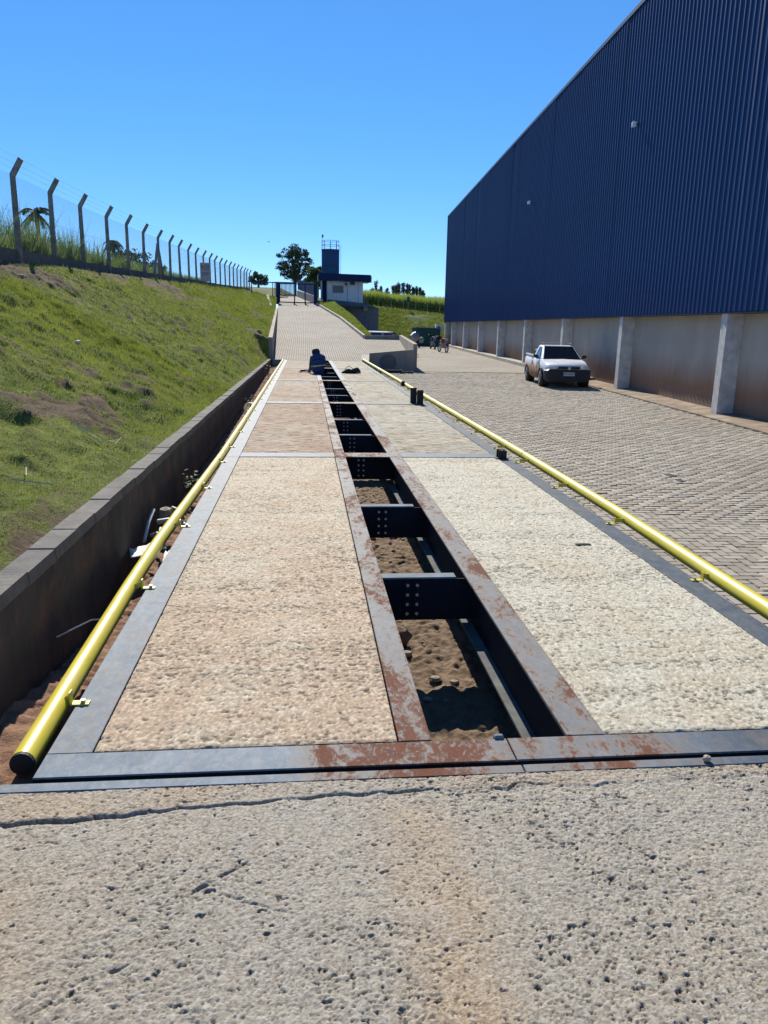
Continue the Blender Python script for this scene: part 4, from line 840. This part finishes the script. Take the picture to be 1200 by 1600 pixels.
# lower body with sculpted nose: windshield base at y=-.85
b.loft([ringcar(-2.18,.60,.36,.60,.08),ringcar(-2.12,.72,.30,.72),ringcar(-1.95,.80,.26,.82),ringcar(-1.5,.835,.24,.90),ringcar(-.95,.85,.22,.96),ringcar(-.5,.855,.22,.97),ringcar(.6,.86,.22,.97),ringcar(.66,.86,.22,1.0),ringcar(2.05,.85,.26,1.03),ringcar(2.16,.82,.34,1.0)])
body=b.build('body',MT['carwhite'],PU,True,False)
c=MB(); 
def cabring(y,hw,z,hwt=None): return None
cabb=[(-.76,-1.0,.95),(.76,-1.0,.95),(.80,.60,.96),(-.80,.60,.96)]; cabt=[(-.58,-.18,1.44),(.58,-.18,1.44),(.60,.50,1.46),(-.60,.50,1.46)]
c.hexa([*cabb,*cabt]); cb_=c.build('cab',MT['carwhite'],PU,False,False)
md=cb_.modifiers.new('b','BEVEL'); md.width=.06; md.segments=3
def quadin(a,b,c_,d,off,nm,mt,par,s=.08):
    ps=[Vector(p) for p in (a,b,c_,d)]; n_=(ps[1]-ps[0]).cross(ps[3]-ps[0]).normalized(); ce=sum(ps,Vector())/4
    q=[p.lerp(ce,s)+n_*off for p in ps]; q2=[p+n_*.006 for p in q]
    return MB().hexa([*q,*q2]).build(nm,MT[mt],par,False,False)
quadin(cabb[0],cabb[1],cabt[1],cabt[0],.002,'windscreen','dkglass',PU,.09)
quadin((.80,-.70,.97),(.80,.28,.97),(.60,.28,1.42),(.60,-.22,1.40),.004,'side_window','dkglass',PU,.10)
quadin((-.80,.28,.97),(-.80,-.70,.97),(-.60,-.22,1.40),(-.60,.28,1.42),.004,'side_window','dkglass',PU,.10)
MB().box(-.74,.74,.72,2.08,1.01,1.045).build('bed_opening',MT['plastic'],PU,False,False)
for s in (-1,1): MB().bar((s*.80,.66,1.06),(s*.79,2.1,1.07),.07,.05).build('bed_rail',MT['carwhite'],PU,False,False)
MB().box(-.6,.1,.75,1.4,1.05,1.28,.05).build('bed_load',MT['navy'],PU,False,False)
m=MB(); m.loft([[(x*sx_,y,z) for x,z in ((-.70,.22),(.70,.22),(.79,.30),(.79,.60),(.70,.66),(-.70,.66),(-.79,.60),(-.79,.30))] for y,sx_ in ((-2.27,.86),(-2.22,.97),(-2.05,1.045),(-1.85,1.07))]); m.build('front_bumper',MT['plastic'],PU,False,False)
g_=MB().box(-.40,.40,-2.262,-2.24,.665,.76,.01).build('grille',MT['plastic'],PU,False,False)
m=MB(); m.tube([(0,-2.285,.70),(0,-2.265,.70)],.055,16); m.build('emblem',MT['silver'],PU,False,False)
for s in (-1,1):
    m=MB(); m.loft([[(s*x,y,z) for x,z in ((.40,.66),(.66,.64),(.74,.74),(.52,.78),(.42,.73))] for y in (-2.21,-2.10)]); m.build('headlight',MT['lamp'],PU,False,False)
    m=MB(); m.loft([[(s*x,y,z) for x,z in ((.80,.98),(.99,1.0),(1.0,1.12),(.84,1.12))] for y in (-.62,-.50)]); m.build('wing_mirror',MT['plastic'],PU,False,False)
    MB().bar((s*.52,-.05,1.53),(s*.54,.45,1.54),.03,.025).build('roof_rail',MT['silver'],PU,False,False)
    for y in (-1.42,1.38):
        m=MB(); 
        pts=[(s*.868,y+.37*math.cos(a),.30+.37*math.sin(a)) for a in np.linspace(0,math.pi,13)]; m.tube(pts,.035,6); m.build('wheel_arch',MT['plastic'],PU,False,False)
        m=MB(); m.tube([(s*.60,y,.30),(s*.872,y,.30)],.345,24); m.build('wheel_well',MT['black'],PU,False,False)
        wheel(PU,s*.79,y)
    MB().box(s*.862-.008,s*.862+.008,-.62,-.60,.30,.95).build('door_seam',MT['plastic'],PU,False,False)
    MB().box(s*.862-.008,s*.862+.008,.42,.44,.30,.95).build('door_seam',MT['plastic'],PU,False,False)
    MB().box(s*.875-.01,s*.875+.01,.20,.36,.78,.81).build('door_handle',MT['plastic'],PU,False,False)
MB().bar((-.54,.2,1.55),(.54,.2,1.55),.03,.02).build('roof_rack',MT['silver'],PU,False,False)
pl=MB().box(-.20,.20,-2.296,-2.28,.43,.56).build('number_plate',MT['plate'],PU,False,False)
def text(body,size,mt,parent,loc,rot,name='lettering'):
    cu=bpy.data.curves.new('t','FONT'); cu.body=body; cu.size=size; cu.align_x='CENTER'; cu.align_y='CENTER'; cu.extrude=.002
    o=bpy.data.objects.new('t',cu); C.objects.link(o); bpy.context.view_layer.update(); me=bpy.data.meshes.new_from_object(o.evaluated_get(bpy.context.evaluated_depsgraph_get())); bpy.data.objects.remove(o)
    me.materials.clear(); me.materials.append(mt); q=link(name,me,parent); q.location=loc; q.rotation_euler=rot; return q
text('EMX 5A18',.085,MT['ink'],pl,(0,-2.300,.495),(math.pi/2,0,0))
def hatch(label,x,y,rz,mt):
    T=thing('parked_car',label,'car',(x,y,float(yd(y))),rz,'cars parked behind the ramp parapet')
    m=MB(); m.loft([ringcar(-1.95,.6,.4,.62,.08),ringcar(-1.85,.76,.3,.78),ringcar(-1.0,.84,.25,.93),ringcar(1.6,.84,.25,.98),ringcar(1.9,.78,.35,.92)]); m.build('body',mt,T,True,False)
    bb=[(-.74,-1.0,.92),(.74,-1.0,.92),(.76,1.75,.96),(-.76,1.75,.96)]; tt=[(-.56,-.25,1.44),(.56,-.25,1.44),(.58,1.2,1.46),(-.58,1.2,1.46)]
    q=MB().hexa([*bb,*tt]).build('cab',mt,T,False,False); md=q.modifiers.new('b','BEVEL'); md.width=.06; md.segments=3
    quadin(bb[0],bb[1],tt[1],tt[0],.002,'windscreen','dkglass',T,.1)
    for s in (-1,1):
        for ya,yb,yc,ydd in ((-.75,.28,.28,-.2),(.38,1.5,1.1,.38)):
            P4=[(s*.765,ya,.96),(s*.775,yb,.98),(s*.60,yc,1.42),(s*.60,ydd,1.42)]
            if s<0: P4=[P4[1],P4[0],P4[3],P4[2]]
            quadin(*P4,.006,'side_window','dkglass',T,.1)
        for yy in (-1.25,1.25): wheel(T,s*.76,yy)
    quadin(bb[2],bb[3],tt[3],tt[2],.002,'rear_window','dkglass',T,.1)
hatch('silver hatchback parked behind the ramp parapet, the left of the two cars',5.0,49.5,math.radians(100),MT['silver'])
hatch('white hatchback parked behind the ramp parapet, the right of the two cars',5.55,53.5,math.radians(62),MT['whitecar'])
def moto(label,x,y,rz,mt):
    T=thing('motorcycle',label,'motorcycle',(x,y,float(yd(y))),rz,'motorcycles parked by the warehouse')
    for yy in (-.65,.65):
        wo=MB().tube([(.30*0,yy+.27*math.cos(a),.30+.27*math.sin(a)) for a in np.linspace(0,2*math.pi,21)],.045,8).build('wheel',MT['tyre'],T,True,False)
        m=MB(); 
        for q in range(6): a=q/6*math.pi; m.bar((0,yy-.25*math.cos(a),.30-.25*math.sin(a)),(0,yy+.25*math.cos(a),.30+.25*math.sin(a)),.012)
        m.build('spoke',MT['silver'],wo,False,False)
    MB().loft([[(sx_*w_,y_,z_) for sx_,z_ in ((-1,zl_),(1,zl_),(1,zh_),(-1,zh_))] for y_,w_,zl_,zh_ in ((-.38,.06,.75,.92),(-.15,.14,.68,1.0),(.1,.13,.68,.92),(.2,.08,.7,.85))]).build('tank',mt,T,True,False)
    MB().box(-.12,.12,.12,.75,.78,.87,.03).build('seat',MT['plastic'],T,False,False); MB().box(-.11,.11,-.2,.25,.3,.66,.03).build('engine',MT['steelgrey'],T,False,False)
    m=MB(); m.bar((-.07,-.65,.3),(-.07,-.42,1.02),.04); m.bar((.07,-.65,.3),(.07,-.42,1.02),.04); m.build('fork',MT['silver'],T,False,False)
    MB().bar((-.36,-.36,1.05),(.36,-.36,1.05),.03).build('handlebar',MT['plastic'],T,False,False); MB().tube([(0,-.56,.93),(0,-.44,.93)],[.09,.07],12).build('headlight',MT['lamp'],T,False,False)
    MB().loft([[(sx_*.07,y_,z_) for sx_ in (-1,1)]+[(sx_*.07,y_,z_+.02) for sx_ in (1,-1)] for y_,z_ in ((-.95,.50),(-.75,.62),(-.45,.60))]).build('mudguard',mt,T,False,False)
    for s in (-1,1): MB().box(s*.30-.05,s*.30+.05,-.37,-.35,1.14,1.20).build('mirror',MT['plastic'],T,False,False)
    MB().box(-.16,.16,.72,1.0,.88,1.15,.03).build('top_box',MT['plastic'],T,False,False)
moto('dark red motorcycle parked nearest at the far end of the warehouse wall',10.05,57.0,math.radians(14),MT['red'])
moto('dark blue motorcycle parked behind the red one in front of the container',10.35,63.5,math.radians(6),MT['navy'])

# green container
G5=thing('green_container','dark green metal container standing at the end of the paved yard','container',(11.2,72,-.2))
MB().box(10.05,12.25,71.2,74.2,-.16,1.42).build('body',MT['green'],G5); MB().hexa([(10.0,71.1,1.425),(12.3,71.1,1.38),(12.3,74.3,1.38),(10.0,74.3,1.425),(10.0,71.1,1.50),(12.3,71.1,1.45),(12.3,74.3,1.45),(10.0,74.3,1.50)]).build('lid',MT['steelgrey'],G5)
for x in np.arange(10.2,12.2,.38): MB().box(x,x+.08,71.13,71.197,-.1,1.38).build('rib',MT['green'],G5)
for x in (10.3,11.9): MB().box(x,x+.15,71.3,73.8,-.22,-.16).build('skid',MT['plastic'],G5)
CM=thing('cement_mixer','grey cement mixer drum on a stand left of the green container','cement mixer',(9.4,67,-.2))
MB().tube([(9.15,67,.35),(9.25,67,.55),(9.45,67,.8),(9.55,66.9,.95)],[.22,.40,.36,.2],16).build('drum',MT['steelgrey'],CM,True)
m=MB(); 
for a in ((9.1,66.7),(9.1,67.3),(9.75,66.7),(9.75,67.3)): m.bar((a[0],a[1],-.23),(9.4,67,.5),.06)
m.build('frame',MT['steeldark'],CM); MB().box(9.75,10.05,66.8,67.1,.15,.5,.03).build('motor_box',MT['rim'],CM); MB().tube([(9.9+.18*math.cos(a),66.78,.45+.18*math.sin(a)) for a in np.linspace(0,2*math.pi,17)],.02,5).build('hand_wheel',MT['silver'],CM)

# hoses by the ramp wall
def coil(label,c,rr,vert,turns,mt='asphalt_d'):
    m=MB(); pts=[]
    for i in range(turns*24+1):
        a=i/24*2*math.pi; q=rr*(1-.04*(i/24))+.012*math.sin(a*3.3)
        pts.append((c[0]+q*math.cos(a),c[1]-(.03*(i/24)) - (.12*math.sin(a) if vert else 0),c[2]+q*math.sin(a)) if vert else (c[0]+q*1.25*math.cos(a),c[1]+q*math.sin(a),c[2]+.022+.028*(i/24)))
    m.tube(pts,.022,6); o=m.build('hose_coil',MT[mt]); tag(o,label,'hose',group='hose coils beside the ramp wall')
T=thing('drain_opening','round dark drain mouth with a thin pale rim in the ramp parapet wall','drain pipe',(3.6,34.1,-.3))
MB().tube([(3.6+.37*math.cos(a),34.09,-.05+.37*math.sin(a)) for a in np.linspace(0,2*math.pi,33)],.016,6).build('rim',MT['parapet'],T,True)
MB().tube([(3.6,34.10,-.05),(3.6,34.117,-.05)],.36,28).build('cover',simple('dark_stained_concrete',(.21,.185,.165),.9),T)
coil('dark hose coil lying flat on the paving below the ramp wall',(3.55,32.6,float(yd(32.6))),.45,False,4)
coil('smaller loose hose loop lying right of the flat coil',(4.2,32.5,float(yd(32.5))),.22,False,2)

# ------------------------------------------------------------------ worker
PE=thing('person','person in a blue coverall with a reflective waist band crouching at the gap','person',(.42,24.6,0))
def skin(name,verts,edges,rad,mt,parent,root=0):
    me=bpy.data.meshes.new(name); me.from_pydata(verts,edges,[]); me.materials.append(mt); o=link(name,me,parent)
    s=o.modifiers.new('skin','SKIN'); s.use_smooth_shade=True
    for i,rr in enumerate(rad):
        sv=me.skin_vertices[0].data[i]; sv.radius=(rr,rr*.9) if not hasattr(rr,'__len__') else rr; sv.use_root=(i==root)
    ss=o.modifiers.new('sub','SUBSURF'); ss.levels=1; ss.render_levels=2; return o
V=[(0,0,.13),(-.01,.04,.27),(-.03,.11,.42),(-.06,.19,.54),(-.08,.24,.61),(-.09,.29,.66),
   (-.20,.15,.47),(-.235,.14,.30),(-.26,.27,.15),(-.31,.35,.06),
   (.13,.17,.50),(.19,.24,.32),(.12,.42,.18),(.08,.50,.10),
   (.10,.02,.10),(.20,.32,.06),(.24,.34,-.28),(.25,.46,-.34),
   (-.12,.02,.11),(-.16,.34,.14),(-.12,.05,.045),(-.10,-.10,.04)]
Ed=[(0,1),(1,2),(2,3),(3,4),(4,5),(3,6),(6,7),(7,8),(8,9),(3,10),(10,11),(11,12),(12,13),(0,14),(14,15),(15,16),(16,17),(0,18),(18,19),(19,20),(20,21)]
Rd=[(.22,.17),(.21,.16),(.23,.16),(.19,.13),.08,.08,.11,.085,.06,.045,.11,.06,.05,.045,.12,.09,.065,.055,.12,.085,.07,.05]
skin('body',V,Ed,Rd,MT['coverall'],PE)
m=MB(); m.loft([[(-.09+rr*math.cos(a)*1.0,.30+dy+rr*math.sin(a)*1.1,z) for a in np.linspace(0,2*math.pi,14,endpoint=False)] for z,rr,dy in ((.57,.085,-.03),(.62,.125,-.02),(.69,.13,0),(.75,.095,.01),(.785,.03,.01))]); m.build('hood',MT['hood'],PE,True,False)
m=MB(); m.loft([[(-.015+.225*math.cos(a),.035+.185*math.sin(a),z+.03*math.cos(a)) for a in np.linspace(0,2*math.pi,20,endpoint=False)] for z in (.235,.275)],False); m.build('reflective_band',MT['reflect'],PE,True,False)
m=MB(); m.loft([[(-.05+.20*math.cos(a),.19+.15*math.sin(a),z) for a in np.linspace(0,2*math.pi,20,endpoint=False)] for z in (.515,.535)],False)
for hx,hy,hz,s in ((-.31,.35,.05,-1),(.08,.50,.09,1)):
    hv=[(hx,hy,hz),(hx,hy+.07,hz-.01)]; he=[(0,1)]; hr=[.032,.036]
    for q in range(4): hv+=[(hx-.03+.02*q,hy+.11,hz-.02),(hx-.03+.02*q,hy+.145+.008*(q in(1,2)),hz-.045)]; he+=[(1,2+2*q),(2+2*q,3+2*q)]; hr+=[.010,.008]
    hv+=[(hx-s*.05,hy+.06,hz-.01),(hx-s*.06,hy+.09,hz-.03)]; he+=[(0,10),(10,11)]; hr+=[.011,.009]
    skin('glove',hv,he,hr,MT['skin'],PE)
T=thing('angle_grinder','white and black hand tool lying on the left deck beside the worker','power tool',(-.06,25.2,0))
MB().tube([(-.02,25.28,.06),(.22,25.35,.06)],.045,10).build('body',MT['paper'],T,True); MB().tube([(-.16,25.22,.05),(-.02,25.28,.06)],[.035,.04],10).build('handle',MT['plastic'],T,True); MB().tube([(-.17,25.22,.015),(-.17,25.22,.03)],.06,14).build('disc',MT['steeldark'],T)
T=thing('tool_bag','slumped black tool bag lying on the right deck near the worker','bag',(1.45,25.1,0))
rgb=random.Random(3); rings=[]
for i in range(9):
    t=i/8; x=1.16+.60*t; hh=[.03,.08,.15,.16,.14,.17,.21,.20,.10][i]; wd=[.03,.09,.14,.15,.15,.16,.15,.14,.08][i]
    rings.append([(x+rgb.uniform(-.01,.01),25.15+wd*math.cos(a),max(.003,hh*.5+hh*.5*math.sin(a)+rgb.uniform(-.01,.01))) for a in np.linspace(0,2*math.pi,12,endpoint=False)])
MB().loft(rings).build('bag_body',MT['hood'],T,True); MB().tube([(1.25,25.05,.12),(1.38,25.0,.24),(1.52,25.05,.14)],.012,5).build('strap',MT['plastic'],T)

# ------------------------------------------------------------------ litter and small plants
def sheetpaper(label,ctr,w_,l_,rz,tilt,seed,mt='paper'):
    rg_=np.random.default_rng(seed); nx_,ny_=9,7; X,Y=np.meshgrid(np.linspace(-w_/2,w_/2,nx_),np.linspace(-l_/2,l_/2,ny_)); Z=.012*rg_.normal(size=X.shape)*.5+.02*np.sin(X*18)+tilt*X
    T=np.stack([ctr[0]+X*math.cos(rz)-Y*math.sin(rz),ctr[1]+X*math.sin(rz)+Y*math.cos(rz),ctr[2]+Z],-1).reshape(-1,3)
    o=link('paper_sheet',np_mesh('paper_sheet',T,grid_faces(ny_,nx_),MT[mt])); md=o.modifiers.new('s','SOLIDIFY'); md.thickness=.003; tag(o,label,'paper'); return o
sheetpaper('crumpled white paper sack lying in the trench under the left pipe',(-1.115,5.36,-.06),.24,.24,.25,.05,1)
sheetpaper('small white paper scrap against the deck edge beside the left pipe',(-.945,5.12,-.045),.045,.22,.1,.2,2)
def rock(label,c,s,mt,seed,name='stone',cat='stone',group=None):
    rg_=random.Random(seed); m=MB(); rings=[]
    for i in range(5):
        ph=i/4*math.pi; rings.append([(c[0]+s[0]*(math.sin(ph)*.95+.06)*math.cos(a)*(1+rg_.uniform(-.18,.18)),c[1]+s[1]*(math.sin(ph)*.95+.06)*math.sin(a)*(1+rg_.uniform(-.18,.18)),c[2]+s[2]*-math.cos(ph)) for a in np.linspace(0,2*math.pi,8,endpoint=False)])
    m.loft(rings); o=m.build(name,MT[mt]); tag(o,label,cat,group); return o
rock('beige broken block piece lying in the trench against the wall',(-1.17,6.42,-.07),(.07,.08,.065),'rock',4,'broken_block','rubble')
for i,(a,b,lab) in enumerate([((-1.18,6.12,-.06),(-.96,6.05,-.07),'flat white plastic strip crossing under the left pipe'),((-1.13,6.0,-.1),(-1.10,5.75,-.06),'curved white plastic offcut nearest the paper sack'),((-1.225,6.2,.02),(-1.22,5.75,-.12),'thin grey plastic conduit leaning on the trench wall'),((-1.12,6.45,-.02),(-1.0,6.25,-.07),'bent white plastic tube beside the broken block'),((-1.17,5.78,-.08),(-1.06,5.66,-.07),'short white plastic stub on the trench floor')]):
    m=MB(); a=Vector(a);b=Vector(b); mid=(a+b)/2+Vector((0,0,.03)); m.tube([a,mid,b],.013 if i else .022,7); o=m.build('plastic_scrap',MT['pvc'],None,True); tag(o,lab,'plastic scrap',group='plastic scraps in the trench')
m=MB(); m.tube([(-1.25,3.75,-.05),(-1.1,3.85,0.0),(-.97,3.95,-.03)],.004,5); o=m.build('loose_wire',MT['pvc']); tag(o,'thin pale wire stretched under the left pipe near the front','wire')
T=thing('plastic_bucket','small white plastic tub lying in the trench halfway along','bucket',(-1.05,14.6,-.12)); MB().tube([(-1.05,14.55,-.03),(-1.02,14.75,-.03)],[.10,.085],14,False).build('tub',MT['paper'],T,True); MB().tube([(-1.05,14.54,-.03),(-1.05,14.56,-.03)],.105,14,False).build('rim',MT['pvc'],T)
def weed(label,x,y,z,h_,nl,seed,mt='leaf_mid'):
    rg_=random.Random(seed); T=thing('weed_plant',label,'plant',(x,y,z)); m=MB(); l=MB()
    for i in range(nl):
        a=rg_.random()*6.28; t=.3+.7*rg_.random(); tip=Vector((x+math.cos(a)*h_*.5*rg_.random(),y+math.sin(a)*h_*.5*rg_.random(),z+h_*t)); m.tube([(x,y,z),tip],.003,4)
        for q in range(3):
            b=rg_.random()*6.28; d=Vector((math.cos(b),math.sin(b),.2)); sd=Vector((-d.y,d.x,0)); p=tip.lerp(Vector((x,y,z)),q*.15); L_=h_*.22; l.add([p,p+d*L_*.5+sd*L_*.25,p+d*L_,p+d*L_*.5-sd*L_*.25],[(0,1,2,3)])
    m.build('stem',MT['leaf_mid'],T); l.build('foliage',MT[mt],T)
weed('leafy green weed growing in the trench against the retaining wall',-1.14,7.75,-.20,.26,18,5)
weed('tall wispy weed at the far end of the trench',-1.25,26.5,-.25,.45,14,6)
weed('pale dry weed in the trench beside the white tub',-1.14,16.2,-.25,.3,12,8)
for i,(x,y,lab) in enumerate([(-1.75,6.9,'pale dry grass stems lying on the bank beside the coping'),(-1.75,11.9,'dry stems on the bank above the mid part of the wall'),(-2.0,5.2,'long pale dry stalk lying on the near part of the bank')]):
    m=MB(); zc,_=bank_at(np.array([x]),np.array([y])); 
    for q in range(7 if i<2 else 2):
        a=random.uniform(0,3.14); L_=random.uniform(.10,.25)*(1.6 if i==2 else 1); xx_=x+random.uniform(-.15,.15); yy2=y+random.uniform(-.15,.15); p0=bank_at(np.array([xx_]),np.array([yy2]))[0][0]+.03; x1_,y1_=xx_+math.cos(a)*L_,yy2+math.sin(a)*L_; p1=bank_at(np.array([x1_]),np.array([y1_]))[0][0]+.05
        m.tube([(xx_,yy2,p0),(x1_,y1_,p1)],.004,4)
    o=m.build('dry_stems',MT['twig']); tag(o,lab,'dry stems')
for i,(x,y,s_,lab) in enumerate([(-3.38,12.16,.06,'small white scrap of litter lying midway up the bank'),(-5.6,16.6,.09,'pale flat stone lying just below the fence footing'),(-3.4,7.9,.04,'little grey stone in the bare soil low on the bank'),(-1.85,3.9,.02,'tiny pebble beside the retaining wall coping')]):
    z_=bank_at(np.array([x]),np.array([y]))[0][0]; rock(lab,(x,y,z_+.03),(s_,s_*.7,s_*.5),'paper' if i==0 else 'rock',20+i,'litter_scrap' if i==0 else 'stone','litter' if i==0 else 'stone')
# stones in the pit
stones=[]
for i in range(46):
    x=random.uniform(.3,1.0); y=random.choice([random.uniform(3.3,5.3),random.uniform(5.8,7.6),random.uniform(8,9)]); s_=random.choice([.012,.016,.022,.03])
    rock('small loose stone lying on the soil in the open centre gap',(x,y,-.60+s_*.3),(s_*1.3,s_,s_*.7),'rock',60+i,'stone','stone','loose stones in the pit')
rock('large dark lump of broken concrete on the soil in the first gap opening',(.62,4.85,-.55),(.085,.08,.075),'soil',130,'concrete_lump','rubble')
rock('dark pebble resting on the steel edge strip at the right front',(1.43,2.35,.012),(.016,.014,.012),'rock',131,'pebble','stone')
for i,(x,y) in enumerate([(5.3,10.6),(5.25,10.2)]):
    o=MB().tube([(x,y,float(yd(y))+.001),(x,y,float(yd(y))+.006)],[.10-.03*i,.09-.03*i],12).build('pothole_cover',MT['plastic']); tag(o,['larger dark patch of spilled tar on the pavers beside the pipe','smaller dark patch of spilled tar just in front of the larger one'][i],'tar spot')
# birds / far speck
m=MB(); m.add([(-3.2,70,8.3),(-3.05,70,8.36),(-2.95,70,8.28),(-3.05,70,8.30)],[(0,1,3),(1,2,3)]); m.tube([(-3.08,69.95,8.3),(-3.05,70.1,8.31)],.02,5); o=m.build('bird',MT['hood']); tag(o,'tiny dark bird flying left of the big tree','bird')
